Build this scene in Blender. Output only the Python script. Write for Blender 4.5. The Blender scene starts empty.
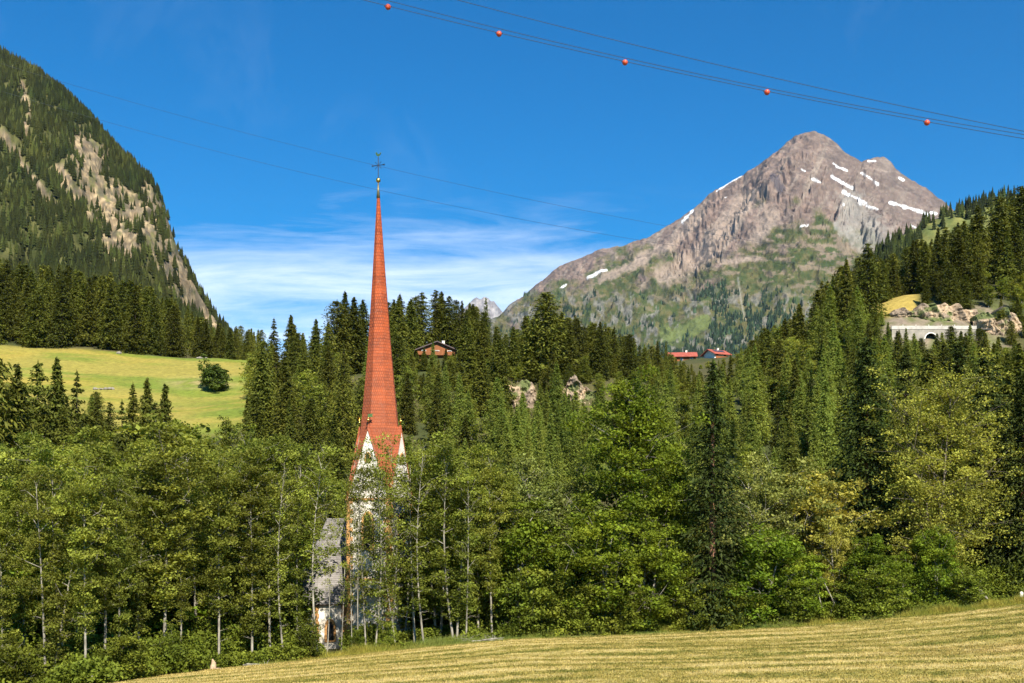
import bpy, math, random
import numpy as np
rnd = random.Random(7)
F = 1098.0; CX = 512.0; HY = 520.0
def ray(px, py, Y): return ((px-CX)/F*Y, Y, (HY-py)/F*Y)
def pxof(x, y): return CX + F*x/y
def pyof(z, y): return HY - F*z/y
sc = bpy.context.scene
COL = sc.collection

# ------------------------------------------------------------------ noise
_perm = np.random.RandomState(3).randint(0, 1 << 30, 4096)
def _h(ix, iy):
    a = _perm[(ix & 4095)]
    return (_perm[((a + iy) & 4095)] & 65535) / 65535.0
def vnoise(x, y):
    x = np.asarray(x, float); y = np.asarray(y, float)
    ix = np.floor(x).astype(int); iy = np.floor(y).astype(int)
    fx = x-ix; fy = y-iy
    fx = fx*fx*fx*(fx*(fx*6-15)+10); fy = fy*fy*fy*(fy*(fy*6-15)+10)
    a = _h(ix, iy); b = _h(ix+1, iy); c = _h(ix, iy+1); d = _h(ix+1, iy+1)
    return (a+(b-a)*fx)*(1-fy) + (c+(d-c)*fx)*fy
def fbm(x, y, o=5, g=0.5):
    s = 0; a = 1; t = 0
    for i in range(o):
        s = s + a*vnoise(x*2**i+17.3*i, y*2**i+9.1*i); t += a; a *= g
    return s/t
def ridged(x, y, o=5, g=0.55):
    s = 0; a = 1; t = 0
    for i in range(o):
        s = s + a*(1-np.abs(2*vnoise(x*2**i+31.7*i, y*2**i+5.3*i)-1)); t += a; a *= g
    return s/t
def sstep(a, b, x):
    t = np.clip((np.asarray(x, float)-a)/(b-a), 0, 1); return t*t*(3-2*t)

# ------------------------------------------------------------------ object helpers
def tag(o, label=None, cat=None, group=None, kind=None):
    if label: o['label'] = label
    if cat: o['category'] = cat
    if group: o['group'] = group
    if kind: o['kind'] = kind
    return o
def link(name, me, parent=None, loc=None, rz=0.0, s=None):
    o = bpy.data.objects.new(name, me); COL.objects.link(o)
    if parent is not None: o.parent = parent
    if loc is not None: o.location = loc
    if rz: o.rotation_euler = (0, 0, rz)
    if s is not None: o.scale = s
    return o
def empty(name, loc, rz=0.0, label=None, cat=None, group=None):
    o = link(name, None, None, loc, rz); o.empty_display_size = 0.5
    return tag(o, label, cat, group)
def np_mesh(name, v, faces, mats, col=None, smooth=False, midx=None):
    """v (n,3); faces: list of (m,k) index arrays"""
    me = bpy.data.meshes.new(name)
    v = np.asarray(v, np.float32)
    me.vertices.add(len(v)); me.vertices.foreach_set('co', v.ravel())
    fl = [np.asarray(f, np.int32) for f in faces if len(f)]
    nl = sum(f.size for f in fl); nf = sum(len(f) for f in fl)
    me.loops.add(nl); me.polygons.add(nf)
    me.loops.foreach_set('vertex_index', np.concatenate([f.ravel() for f in fl]))
    tot = np.concatenate([np.full(len(f), f.shape[1], np.int32) for f in fl])
    st = np.zeros(nf, np.int32); st[1:] = np.cumsum(tot)[:-1]
    me.polygons.foreach_set('loop_start', st); me.polygons.foreach_set('loop_total', tot)
    if midx is not None: me.polygons.foreach_set('material_index', np.asarray(midx, np.int32))
    me.polygons.foreach_set('use_smooth', np.full(nf, smooth, bool))
    if col is not None:
        a = me.color_attributes.new('Col', 'FLOAT_COLOR', 'POINT')
        c = np.ones((len(v), 4), np.float32); c[:, :3] = col
        a.data.foreach_set('color', c.ravel())
    for m in (mats if isinstance(mats, (list, tuple)) else [mats]): me.materials.append(m)
    me.update(calc_edges=True); me.validate()
    return me
def grid_faces(nr, nc):
    i = np.arange(nr-1)[:, None]*nc + np.arange(nc-1)[None, :]
    i = i.ravel()
    return np.stack([i, i+1, i+nc+1, i+nc], 1)

class MB:
    """collects simple solids into one mesh"""
    def __init__(s): s.v = []; s.f = []; s.n = 0
    def add(s, v, f):
        s.v += [tuple(p) for p in v]; s.f += [tuple(i+s.n for i in q) for q in f]; s.n += len(v); return s
    def box(s, c, d, rz=0.0):
        x, y, z = d[0]/2, d[1]/2, d[2]/2; ca, sa = math.cos(rz), math.sin(rz); v = []
        for a, b, e in ((-x,-y,-z),(x,-y,-z),(x,y,-z),(-x,y,-z),(-x,-y,z),(x,-y,z),(x,y,z),(-x,y,z)):
            v.append((c[0]+a*ca-b*sa, c[1]+a*sa+b*ca, c[2]+e))
        return s.add(v, [(0,3,2,1),(4,5,6,7),(0,1,5,4),(1,2,6,5),(2,3,7,6),(3,0,4,7)])
    def tube(s, pts, rad, n=7, cap=True):
        pts = [np.array(p, float) for p in pts]; v = []; k = len(pts)
        for i, p in enumerate(pts):
            d = pts[min(i+1, k-1)]-pts[max(i-1, 0)]; d /= (np.linalg.norm(d)+1e-9)
            a = np.cross(d, (0, 0, 1)) if abs(d[2]) < .95 else np.cross(d, (1, 0, 0))
            a /= np.linalg.norm(a); b = np.cross(d, a)
            r = rad[i] if isinstance(rad, (list, tuple)) else rad
            for j in range(n):
                t = 2*math.pi*j/n; v.append(p+r*(math.cos(t)*a+math.sin(t)*b))
        f = [(i*n+j, (i+1)*n+j, (i+1)*n+(j+1) % n, i*n+(j+1) % n) for i in range(k-1) for j in range(n)]
        if cap: f += [tuple(range(n)), tuple(range((k-1)*n, k*n))[::-1]]
        return s.add(v, f)
    def prism(s, poly, off):
        """planar polygon (3d points) extruded by vector off"""
        n = len(poly); v = list(poly)+[(p[0]+off[0], p[1]+off[1], p[2]+off[2]) for p in poly]
        f = [tuple(range(n))[::-1], tuple(range(n, 2*n))]+[(i, (i+1) % n, n+(i+1) % n, n+i) for i in range(n)]
        return s.add(v, f)
    def sphere(s, c, r, n=10, m=7, sc_=(1, 1, 1)):
        v = [(c[0], c[1], c[2]-r*sc_[2])]
        for i in range(1, m):
            t = math.pi*i/m
            for j in range(n):
                p = 2*math.pi*j/n
                v.append((c[0]+r*sc_[0]*math.sin(t)*math.cos(p), c[1]+r*sc_[1]*math.sin(t)*math.sin(p), c[2]-r*sc_[2]*math.cos(t)))
        v.append((c[0], c[1], c[2]+r*sc_[2])); L = len(v)-1; f = []
        for j in range(n): f.append((0, 1+(j+1) % n, 1+j)); f.append((L, L-n+j, L-n+(j+1) % n))
        for i in range(m-2):
            for j in range(n): a = 1+i*n; f.append((a+j, a+(j+1) % n, a+n+(j+1) % n, a+n+j))
        return s.add(v, f)
    def mesh(s, name, mats, smooth=False):
        me = bpy.data.meshes.new(name); me.from_pydata([tuple(map(float, p)) for p in s.v], [], s.f)
        for m in (mats if isinstance(mats, (list, tuple)) else [mats]): me.materials.append(m)
        if smooth: me.polygons.foreach_set('use_smooth', [True]*len(me.polygons))
        import bmesh
        b = bmesh.new(); b.from_mesh(me); bmesh.ops.recalc_face_normals(b, faces=b.faces); b.to_mesh(me); b.free()
        me.update(); return me
    def build(s, name, mats, parent=None, smooth=False): return link(name, s.mesh(name, mats, smooth), parent)

# ------------------------------------------------------------------ materials
def newmat(name):
    m = bpy.data.materials.new(name); m.use_nodes = True; nt = m.node_tree; nt.nodes.clear()
    out = nt.nodes.new('ShaderNodeOutputMaterial'); return m, nt, out
def N(nt, t, **k):
    n = nt.nodes.new(t)
    for a, b in k.items():
        if a in n.inputs.keys(): n.inputs[a].default_value = b
        else: setattr(n, a, b)
    return n
def L(nt, a, b): nt.links.new(a, b)
def mix(nt, fac, a, b, mode='MIX'):
    n = nt.nodes.new('ShaderNodeMix'); n.data_type = 'RGBA'; n.blend_type = mode
    for i, v in ((0, fac), (6, a), (7, b)):
        if hasattr(v, 'links'): nt.links.new(v, n.inputs[i])
        elif isinstance(v, (int, float)) : n.inputs[i].default_value = v if i == 0 else (v, v, v, 1)
        else: n.inputs[i].default_value = (*v, 1)
    return n.outputs[2]
def math_(nt, op, a, b=None, clamp=False):
    n = nt.nodes.new('ShaderNodeMath'); n.operation = op; n.use_clamp = clamp
    for i, v in ((0, a), (1, b)):
        if v is None: continue
        if hasattr(v, 'links'): nt.links.new(v, n.inputs[i])
        else: n.inputs[i].default_value = v
    return n.outputs[0]
def maprange(nt, v, a, b, c=0.0, d=1.0):
    n = nt.nodes.new('ShaderNodeMapRange'); n.inputs[1].default_value = a; n.inputs[2].default_value = b
    n.inputs[3].default_value = c; n.inputs[4].default_value = d; nt.links.new(v, n.inputs[0]); return n.outputs[0]
def noise(nt, scale, detail=4, rough=.55, vec=None, dist=0.0):
    n = N(nt, 'ShaderNodeTexNoise', Scale=scale, Detail=detail, Roughness=rough, Distortion=dist)
    if vec is not None: L(nt, vec, n.inputs['Vector'])
    return n.outputs['Fac']
def objco(nt): return nt.nodes.new('ShaderNodeTexCoord').outputs['Object']
def mapping(nt, vec, scale=(1, 1, 1), rot=(0, 0, 0), loc=(0, 0, 0)):
    n = nt.nodes.new('ShaderNodeMapping'); L(nt, vec, n.inputs['Vector'])
    n.inputs['Scale'].default_value = scale; n.inputs['Rotation'].default_value = rot; n.inputs['Location'].default_value = loc
    return n.outputs[0]

def leaf_mat(name, c1, c2, trans=.3, rough=.6, nscale=.35, rand=.35):
    m, nt, out = newmat(name)
    oi = nt.nodes.new('ShaderNodeObjectInfo')
    geo = nt.nodes.new('ShaderNodeNewGeometry')
    v = nt.nodes.new('ShaderNodeVertexColor'); v.layer_name = 'Col'
    base = mix(nt, maprange(nt, noise(nt, nscale, 3, .6, objco(nt)), .3, .7), c1, c2)
    lum = maprange(nt, oi.outputs['Random'], 0, 1, 1-rand, 1+rand)
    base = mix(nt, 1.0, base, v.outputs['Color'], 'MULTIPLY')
    hsv = N(nt, 'ShaderNodeHueSaturation'); L(nt, base, hsv.inputs['Color']); L(nt, lum, hsv.inputs['Value'])
    r2 = math_(nt, 'FRACT', math_(nt, 'MULTIPLY', oi.outputs['Random'], 7.13))
    L(nt, maprange(nt, r2, 0, 1, .489, .512), hsv.inputs['Hue']); hsv.inputs['Saturation'].default_value = 1.0
    p = N(nt, 'ShaderNodeBsdfPrincipled', Roughness=rough); L(nt, hsv.outputs[0], p.inputs['Base Color'])
    p.inputs['Specular IOR Level'].default_value = .10
    t = N(nt, 'ShaderNodeBsdfTranslucent')
    tc = mix(nt, 1.0, hsv.outputs[0], (1.25, 1.15, .5), 'MULTIPLY'); L(nt, tc, t.inputs['Color'])
    mx = N(nt, 'ShaderNodeMixShader'); mx.inputs[0].default_value = trans
    L(nt, p.outputs[0], mx.inputs[1]); L(nt, t.outputs[0], mx.inputs[2]); L(nt, mx.outputs[0], out.inputs[0])
    return m
def simple_mat(name, c1, c2=None, scale=3.0, rough=.8, bump=0.0, bscale=None, metal=0.0, stretch=(1, 1, 1), lo=.35, hi=.65, spec=.3):
    m, nt, out = newmat(name); co = mapping(nt, objco(nt), stretch)
    p = N(nt, 'ShaderNodeBsdfPrincipled', Roughness=rough, Metallic=metal); p.inputs['Specular IOR Level'].default_value = spec
    if c2 is None: c2 = tuple(x*.7 for x in c1)
    L(nt, mix(nt, maprange(nt, noise(nt, scale, 6, .6, co), lo, hi), c1, c2), p.inputs['Base Color'])
    if bump:
        b = N(nt, 'ShaderNodeBump', Strength=bump); b.inputs['Distance'].default_value = .1
        L(nt, noise(nt, bscale or scale*3, 6, .6, co), b.inputs['Height']); L(nt, b.outputs[0], p.inputs['Normal'])
    L(nt, p.outputs[0], out.inputs[0]); return m
def attr_mat(name, scale, amt=.35, rough=.9, bump=0.0, bdist=1.0, stretch=(1, 1, 1)):
    """albedo from the mesh's own colour layer, broken up by fine noise"""
    m, nt, out = newmat(name); co = mapping(nt, objco(nt), stretch)
    v = nt.nodes.new('ShaderNodeVertexColor'); v.layer_name = 'Col'
    n1 = noise(nt, scale, 8, .65, co)
    k = maprange(nt, n1, .3, .7, 1-amt, 1+amt)
    cc = nt.nodes.new('ShaderNodeCombineColor')
    for i in range(3): L(nt, k, cc.inputs[i])
    p = N(nt, 'ShaderNodeBsdfPrincipled', Roughness=rough); p.inputs['Specular IOR Level'].default_value = .15
    L(nt, mix(nt, 1.0, v.outputs['Color'], cc.outputs[0], 'MULTIPLY'), p.inputs['Base Color'])
    if bump:
        b = N(nt, 'ShaderNodeBump', Strength=bump); b.inputs['Distance'].default_value = bdist
        L(nt, n1, b.inputs['Height']); L(nt, b.outputs[0], p.inputs['Normal'])
    L(nt, p.outputs[0], out.inputs[0]); return m

M = {}
M['spruce'] = leaf_mat('spruce_needles', (.062, .075, .011), (.118, .122, .018), .22, rand=.38)
M['spruce_dark'] = leaf_mat('dark_spruce_needles', (.026, .042, .009), (.058, .074, .014), .12, rand=.2)
M['larch'] = leaf_mat('larch_needles', (.145, .195, .034), (.22, .245, .045), .40, rand=.3)
M['alder'] = leaf_mat('alder_leaves', (.15, .190, .027), (.24, .255, .045), .44, rand=.28)
M['ash'] = leaf_mat('ash_leaves', (.095, .155, .013), (.175, .215, .020), .37, rand=.25)
M['willow'] = leaf_mat('willow_leaves', (.17, .205, .045), (.25, .26, .07), .35, rand=.2)
M['olive'] = leaf_mat('olive_birch_leaves', (.23, .245, .040), (.35, .32, .062), .38, rand=.03)
M['shrub'] = leaf_mat('shrub_leaves', (.085, .115, .013), (.16, .18, .022), .3, rand=.35)
M['bark'] = simple_mat('spruce_bark', (.13, .085, .055), (.06, .045, .035), 4, .9, .6, 12, stretch=(1, 1, .3))
M['palebark'] = simple_mat('alder_bark', (.36, .33, .27), (.11, .10, .08), 2.2, .85, .4, 10, stretch=(1, 1, .35))
HAZE = 0.000015; EXPO = 1.05
# ------------------------------------------------------------------ meadow and terrain
EDGE = np.array([(-40, 700, 78), (60, 692, 85), (130, 682, 91), (200, 670, 97), (300, 661, 103), (400, 650, 109), (512, 639, 114), (650, 634, 117),
                 (800, 626, 118), (930, 613, 119), (1024, 601, 120), (1150, 590, 121)], float)
EX = (EDGE[:, 0]-CX)/F*EDGE[:, 2]
def edgeY(x):
    return np.interp(x, EX, EDGE[:, 2]) + 0.8*(fbm(np.asarray(x)*.25, 3.3, 3)-.5)*2
def edgeZ(x): return np.interp(x, EX, (HY-EDGE[:, 1])/F*EDGE[:, 2])
def meadowZ(x, y):
    e = np.interp(x, EX, EDGE[:, 2]); ez = edgeZ(x)
    return -5.6 + (ez+5.6)*(y/e) + 3.9*np.exp(-(np.maximum(y, -8)+8)/9.0)*1.0 + .25*(fbm(np.asarray(x)*.04, np.asarray(y)*.06, 3)-.5)*sstep(0, 30, y)*sstep(0, 25, e-y)*3
CP = []
def cp(px, py, Y): x, y, z = ray(px, py, Y); CP.append((x, y, z))
def cw(x, y, z): CP.append((x, y, z))
for x in (-70, -45, -25, 0, 25, 50, 80):       # just beyond the meadow edge
    e = float(np.interp(x, EX, EDGE[:, 2])); z = float(edgeZ(x)); cw(x, e, z); cw(x, e+6, z-.4)
for x, y, z in ((-75, 125, -15.5), (-45, 125, -15.3), (-15, 127, -14.6), (-22, 124, -14.7), (0, 135, -12.6), (25, 135, -11.5), (50, 138, -8.6), (80, 140, -4),
                (-75, 145, -13), (-45, 150, -12.5), (-20, 150, -12), (120, 150, 5), (-130, 130, -15), (-130, 90, -16)): cw(x, y, z)
cw(0, 165, -9); cw(30, 170, -7); cw(-40, 175, -5); cw(-80, 180, -2); cw(70, 175, 4)
for a in ((0, 432, 230), (100, 432, 230), (215, 432, 230), (0, 347, 350), (60, 350, 350), (120, 356, 350), (190, 360, 350), (250, 362, 350), (-100, 342, 350), (-100, 430, 230),
          (0, 389, 290), (150, 394, 290), (240, 400, 285), (-200, 340, 350), (0, 320, 420), (80, 325, 420), (150, 340, 420), (215, 356, 420), (260, 362, 430), (-150, 300, 430),
          (300, 395, 265), (270, 376, 310), (330, 372, 310), (380, 366, 310), (435, 358, 300), (435, 352, 330), (490, 362, 310), (545, 378, 285), (510, 386, 278), (510, 413, 268), (580, 382, 278), (580, 412, 268),
          (640, 378, 300), (690, 388, 320), (715, 372, 400), (700, 358, 450), (740, 360, 460), (620, 370, 350), (540, 368, 330), (450, 350, 360), (350, 366, 350),
          (330, 430, 225), (450, 452, 228), (550, 488, 212), (640, 470, 222), (715, 450, 240), (715, 400, 300),
          (760, 382, 300), (830, 342, 300), (870, 318, 303), (890, 305, 310), (912, 297, 312), (930, 294, 318), (1000, 287, 322), (890, 327, 287), (960, 327, 287), (1010, 332, 289), (890, 322, 293), (960, 320, 294), (925, 348, 281), (960, 348, 281), (895, 346, 281), (960, 372, 270), (890, 372, 270), (900, 450, 215), (1000, 460, 200), (850, 475, 200),
          (780, 475, 215), (1000, 252, 400), (1060, 225, 420), (1024, 238, 440), (900, 298, 380), (860, 318, 400), (830, 340, 380), (960, 270, 400), (1150, 200, 420), (1150, 300, 320), (1100, 420, 220), (1000, 500, 160)): cp(*a)
for a in ((350, 372, 420), (450, 372, 450), (560, 376, 420), (640, 376, 430), (250, 370, 520), (100, 352, 520), (0, 330, 520), (860, 330, 520), (960, 290, 540), (1060, 250, 540)): cp(*a)
for x in (-300, -150, 0, 100, 250): cw(x, 700, 25+abs(x-20)*.12)
for x in (-150, 0, 150): cw(x, 30, -4); 
cw(-250, 250, 40); cw(-250, 130, 0); cw(260, 250, 75); cw(240, 150, 30); cw(-350, 420, 110); cw(380, 420, 170); cw(330, 300, 120)
_seen = {}; CPa = []
for p in CP:
    k = (round(p[0]/3), round(p[1]/3))
    if k not in _seen: _seen[k] = 1; CPa.append(p)
CPa = np.array(CPa); SCL = 100.0
def _tps(r2): return np.where(r2 > 1e-12, .5*r2*np.log(np.maximum(r2, 1e-12)), 0)
P2 = CPa[:, :2]/SCL; n_ = len(P2)
K = _tps(((P2[:, None]-P2[None])**2).sum(-1)) + np.eye(n_)*2e-4
A = np.zeros((n_+3, n_+3)); A[:n_, :n_] = K; A[:n_, n_] = 1; A[:n_, n_+1:] = P2; A[n_, :n_] = 1; A[n_+1:, :n_] = P2.T
W = np.linalg.solve(A, np.concatenate([CPa[:, 2], [0, 0, 0]]))
def hillZ(x, y):
    x = np.atleast_1d(np.asarray(x, float)); y = np.atleast_1d(np.asarray(y, float)); sh = x.shape
    q = np.stack([x.ravel(), y.ravel()], 1)/SCL; out = np.empty(len(q))
    for i in range(0, len(q), 20000):
        s = q[i:i+20000]; out[i:i+20000] = _tps(((s[:, None]-P2[None])**2).sum(-1))@W[:n_] + W[n_] + s@W[n_+1:]
    return out.reshape(sh)
def groundZ(x, y):
    x = np.atleast_1d(np.asarray(x, float)); y = np.atleast_1d(np.asarray(y, float))
    e = np.interp(x, EX, EDGE[:, 2]); w = sstep(-2, 6, y-e)
    far = sstep(560, 900, y)+sstep(300, 520, np.abs(x))
    h = hillZ(x, y); far = np.clip(far, 0, 1)
    h = h*(1-far) + (20+0*x)*far
    h = h + w*(fbm(x*.06, y*.06, 4)-.5)*2.2*sstep(140, 180, y)
    return meadowZ(x, y)*(1-w) + h*w
def gz(x, y): return float(groundZ(x, y)[0])

# rows denser near the camera
ys = np.concatenate([np.linspace(-30, 60, 31), np.linspace(61.5, 130, 56), np.linspace(132.5, 480, 140), np.linspace(490, 1000, 35)])
xs = np.concatenate([np.linspace(-560, -182, 32), np.linspace(-178, 198, 190), np.linspace(204, 600, 34)])
XX, YY = np.meshgrid(xs, ys); ZZ = groundZ(XX.ravel(), YY.ravel()).reshape(XX.shape)
# keep out of the far walls' way
PX = CX+F*XX/np.maximum(YY, 5); PY = HY-F*ZZ/np.maximum(YY, 5)
e = np.interp(XX, EX, EDGE[:, 2])
def lerp(a, b, t): return np.asarray(a)*(1-t[..., None])+np.asarray(b)*t[..., None]
n1 = fbm(XX*.05, YY*.05, 5); n2 = fbm(XX*.3, YY*.3, 4)
colr = lerp((.045, .055, .018), (.075, .07, .028), sstep(.35, .65, n1)); rk_ = sstep(875, 890, PX)*sstep(1015, 1000, PX)*sstep(262, 270, YY)*sstep(308, 300, YY); colr = lerp(colr, lerp((.20, .16, .12), (.10, .11, .04), sstep(.4, .6, n2)), np.clip(rk_, 0, 1))
hay = sstep(.0, 1.2, e-YY)*(1-sstep(0, 1, YY-e))
upm = (sstep(-420, -400, XX)*sstep(222, 232, YY)*sstep(359, 353, YY)*sstep(262, 250, PX))
rpm = sstep(860, 872, PX)*sstep(922, 914, PX)*sstep(296, 300, YY)*sstep(335, 328, YY)
colr = lerp(colr, lerp((.135, .175, .024), (.25, .215, .046), sstep(.38, .60, fbm(XX*.02, (YY+XX*.1)*.10, 5, .6))), np.clip(upm*(.95), 0, 1))
colr = colr + (upm*sstep(.5, .75, n1))[..., None]*np.array([.05, .02, .0])*.8
bare = upm*sstep(60, 0, np.hypot((PX-205)*1.0, (PY-383)*6))*sstep(.35, .6, n2)
colr = lerp(colr, (.34, .25, .13), np.clip(bare, 0, 1)*.7)
colr = lerp(colr, (.32, .24, .06), np.clip(rpm, 0, 1))
farg = sstep(330, 345, YY)*(1-np.clip(upm, 0, 1))*0
terr = np_mesh('terrain', np.stack([XX, YY, ZZ], -1).reshape(-1, 3), [grid_faces(len(ys), len(xs))], attr_mat('hillside_ground', .8, .3, bump=.5, bdist=.3), colr.reshape(-1, 3), True)
tag(link('terrain', terr), kind='structure')

# mown meadow: its own fine sheet a little above; swaths run along the wood's edge
def hay_tone(x, y):
    e = np.interp(x, EX, EDGE[:, 2]); w = e-y
    ww = w+(fbm(x*.03, w*.03+5, 3)-.5)*7
    st = np.sin(ww*2*math.pi/5.6+fbm(x*.05, ww*.05, 2)*2.2)
    st = np.sign(st)*np.abs(st)**.7
    lo = fbm(x*.025, ww*.09+3, 4); sk = fbm(x*.13, ww*.9, 5, .62); fi = fbm(x*1.1, y*.8, 4, .7)
    return .5+.17*st*(.4+1.2*lo)+(lo-.5)*.55+(sk-.5)*1.05+(fi-.5)*.85
def hay_colour(x, y):
    a = hay_tone(x, y); c = lerp((.125, .130, .024), (.29, .245, .065), sstep(.15, .55, a)); c = lerp(c, (.44, .355, .135), sstep(.5, .95, a))
    br = sstep(.50, .68, fbm(x*.04+11, y*.10, 4))*sstep(18, 40, x)*sstep(25, 55, np.interp(x, EX, EDGE[:, 2])-y)
    c = lerp(c, (.30, .185, .07), br*.7)
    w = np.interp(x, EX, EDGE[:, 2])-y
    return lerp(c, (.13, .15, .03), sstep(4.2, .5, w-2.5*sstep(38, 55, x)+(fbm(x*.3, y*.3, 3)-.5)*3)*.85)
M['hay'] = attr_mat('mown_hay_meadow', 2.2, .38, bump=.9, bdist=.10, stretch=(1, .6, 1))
u = np.linspace(-1, 1, 760); v = np.linspace(0, 1, 420)**.75
mx_ = u[None, :]*72+0*v[:, None]; me_ = edgeY(mx_)-.3
my_ = -20+(me_+20)*v[:, None]
mz_ = groundZ(mx_.ravel(), my_.ravel()).reshape(mx_.shape)+.07+.10*(hay_tone(mx_, my_)-.5)+.06*(fbm(mx_*.8, my_*.8, 3)-.5)
mc_ = hay_colour(mx_, my_)
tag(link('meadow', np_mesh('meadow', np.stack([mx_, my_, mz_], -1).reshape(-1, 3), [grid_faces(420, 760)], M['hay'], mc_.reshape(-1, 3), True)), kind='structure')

# great ground sheet below everything, out to the horizon
gm = MB(); S_ = 14000
gm.add([(-S_, -S_, -60), (S_, -S_, -60), (S_, S_, -60), (-S_, S_, -60)], [(0, 1, 2, 3)])
tag(gm.build('ground', simple_mat('valley_ground', (.09, .11, .04), (.05, .07, .03), .01)), kind='structure')

# ------------------------------------------------------------------ mountains (sheets of rock with relief)
def mountain(name, sil, Yb, Yr, pyb, nx, nt_, prof, relief, colf, mat, back=.35):
    px = np.linspace(sil[0][0], sil[-1][0], nx)
    S = np.interp(px, [s[0] for s in sil], [s[1] for s in sil])
    S = S + (fbm(px*.09, 1.7, 4)-.5)*5.0
    yr = np.array([Yr(p) for p in px]); yb = np.array([Yb(p) for p in px])
    zr = (HY-S)/F*yr; zb = (HY-pyb)/F*yb
    t = np.linspace(0, 1, nt_)[:, None]
    Y = yb+(yr-yb)*t; Z = zb+(zr-zb)*prof(t, px[None, :])
    X = (px-CX)/F*Y
    env = np.sin(np.clip(t, 0, 1)*math.pi)**.6
    Z = Z+relief(X, Y, px[None, :]+0*t, t+0*px[None, :], Z)*(env*.95+.05)
    # never rise above the ridge as seen from the valley floor
    lim = (HY-(S[None, :]+1.5*(1-t)))/F*Y
    Z = np.minimum(Z, np.where(t < .985, lim, Z))
    tb = np.linspace(.05, 1, 14)[:, None]
    Yk = yr+(yr-yb)*back*tb; Zk = zr*(1-.8*tb)+0*Yk; Xk = (px-CX)/F*Yk*(1-.05*tb)
    PYv = HY-F*Z/Y
    c = colf(px[None, :]+0*t, PYv, X, Y, Z)
    V = np.concatenate([np.stack([X, Y, Z], -1), np.stack([Xk, Yk, Zk], -1)], 0)
    C = np.concatenate([c, np.repeat(c[-1:], 14, 0)], 0)
    me = np_mesh(name, V.reshape(-1, 3), [grid_faces(nt_+14, nx)], mat, C.reshape(-1, 3), True)
    o = tag(link(name, me), kind='structure')
    return o, X, Y, Z, px, PYv
def seg_mask(PXa, PYa, pts, w, soft=.6, wob=1.0):
    """soft mask round a polyline whose width w is in units of the same grid"""
    d = np.full(PXa.shape, 1e9)
    for (a, b) in zip(pts[:-1], pts[1:]):
        ax, ay = a; bx, by = b; L2 = (bx-ax)**2+(by-ay)**2+1e-9
        tt = np.clip(((PXa-ax)*(bx-ax)+(PYa-ay)*(by-ay))/L2, 0, 1)
        d = np.minimum(d, np.hypot(PXa-ax-tt*(bx-ax), PYa-ay-tt*(by-ay)))
    d = d+(fbm(PXa*.25, PYa*.25, 4)-.5)*w*1.8*wob
    return sstep(w*(1+soft), w*(1-soft*.5), d)

# far rocky summit
SILF = [(440, 352), (470, 335), (497, 317), (520, 298), (547, 277), (560, 267), (591, 253), (626, 245), (650, 236), (673, 223), (693, 210), (716, 190), (744, 174), (762, 163), (779, 151), (786, 143), (794, 136.5), (803, 133),
        (814, 131.5), (829.5, 136.5), (845, 151), (861, 162.5), (868, 159), (884, 157.5), (896, 169), (910, 179), (923, 186), (945, 203), (975, 230), (1010, 262), (1060, 300)]
def relF(X, Y, P, T, Z):
    wx = X*.0016+fbm(X*.003, Y*.003, 3)*.6
    r = (ridged(wx*2.0, Y*.00075, 5)-.55)*210
    r += (ridged((X+.35*Y)*.0058, Y*.0014+X*.0006, 5, .6)-.55)*44*sstep(.15, .6, T)
    r += (fbm(X*.012, Y*.012, 5, .6)-.5)*60 + (ridged(X*.022+Z*.004, Z*.010+Y*.004, 4, .6)-.5)*20*sstep(.1, .5, T) + (ridged(X*.02, Z*.05, 4, .6)-.5)*18
    # benches and cliff bands low on the face
    band = np.sin(Z*.03+fbm(X*.002, Y*.002, 3)*9)*12*sstep(.75, .35, T)
    # dark rib under the summit and the bowl to its left
    rib = seg_mask(P, HY-F*Z/Y, [(812, 140), (775, 175), (765, 205)], 9, .9)*75
    rib2 = seg_mask(P, HY-F*Z/Y, [(868, 160), (850, 200), (835, 240)], 9, .9)*55
    bowl = seg_mask(P, HY-F*Z/Y, [(735, 195), (715, 235), (690, 262)], 14, .9)*-80
    bowl2 = seg_mask(P, HY-F*Z/Y, [(840, 175), (815, 215), (850, 240)], 14, .9)*-60
    return r+band+rib+rib2+bowl+bowl2
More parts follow.
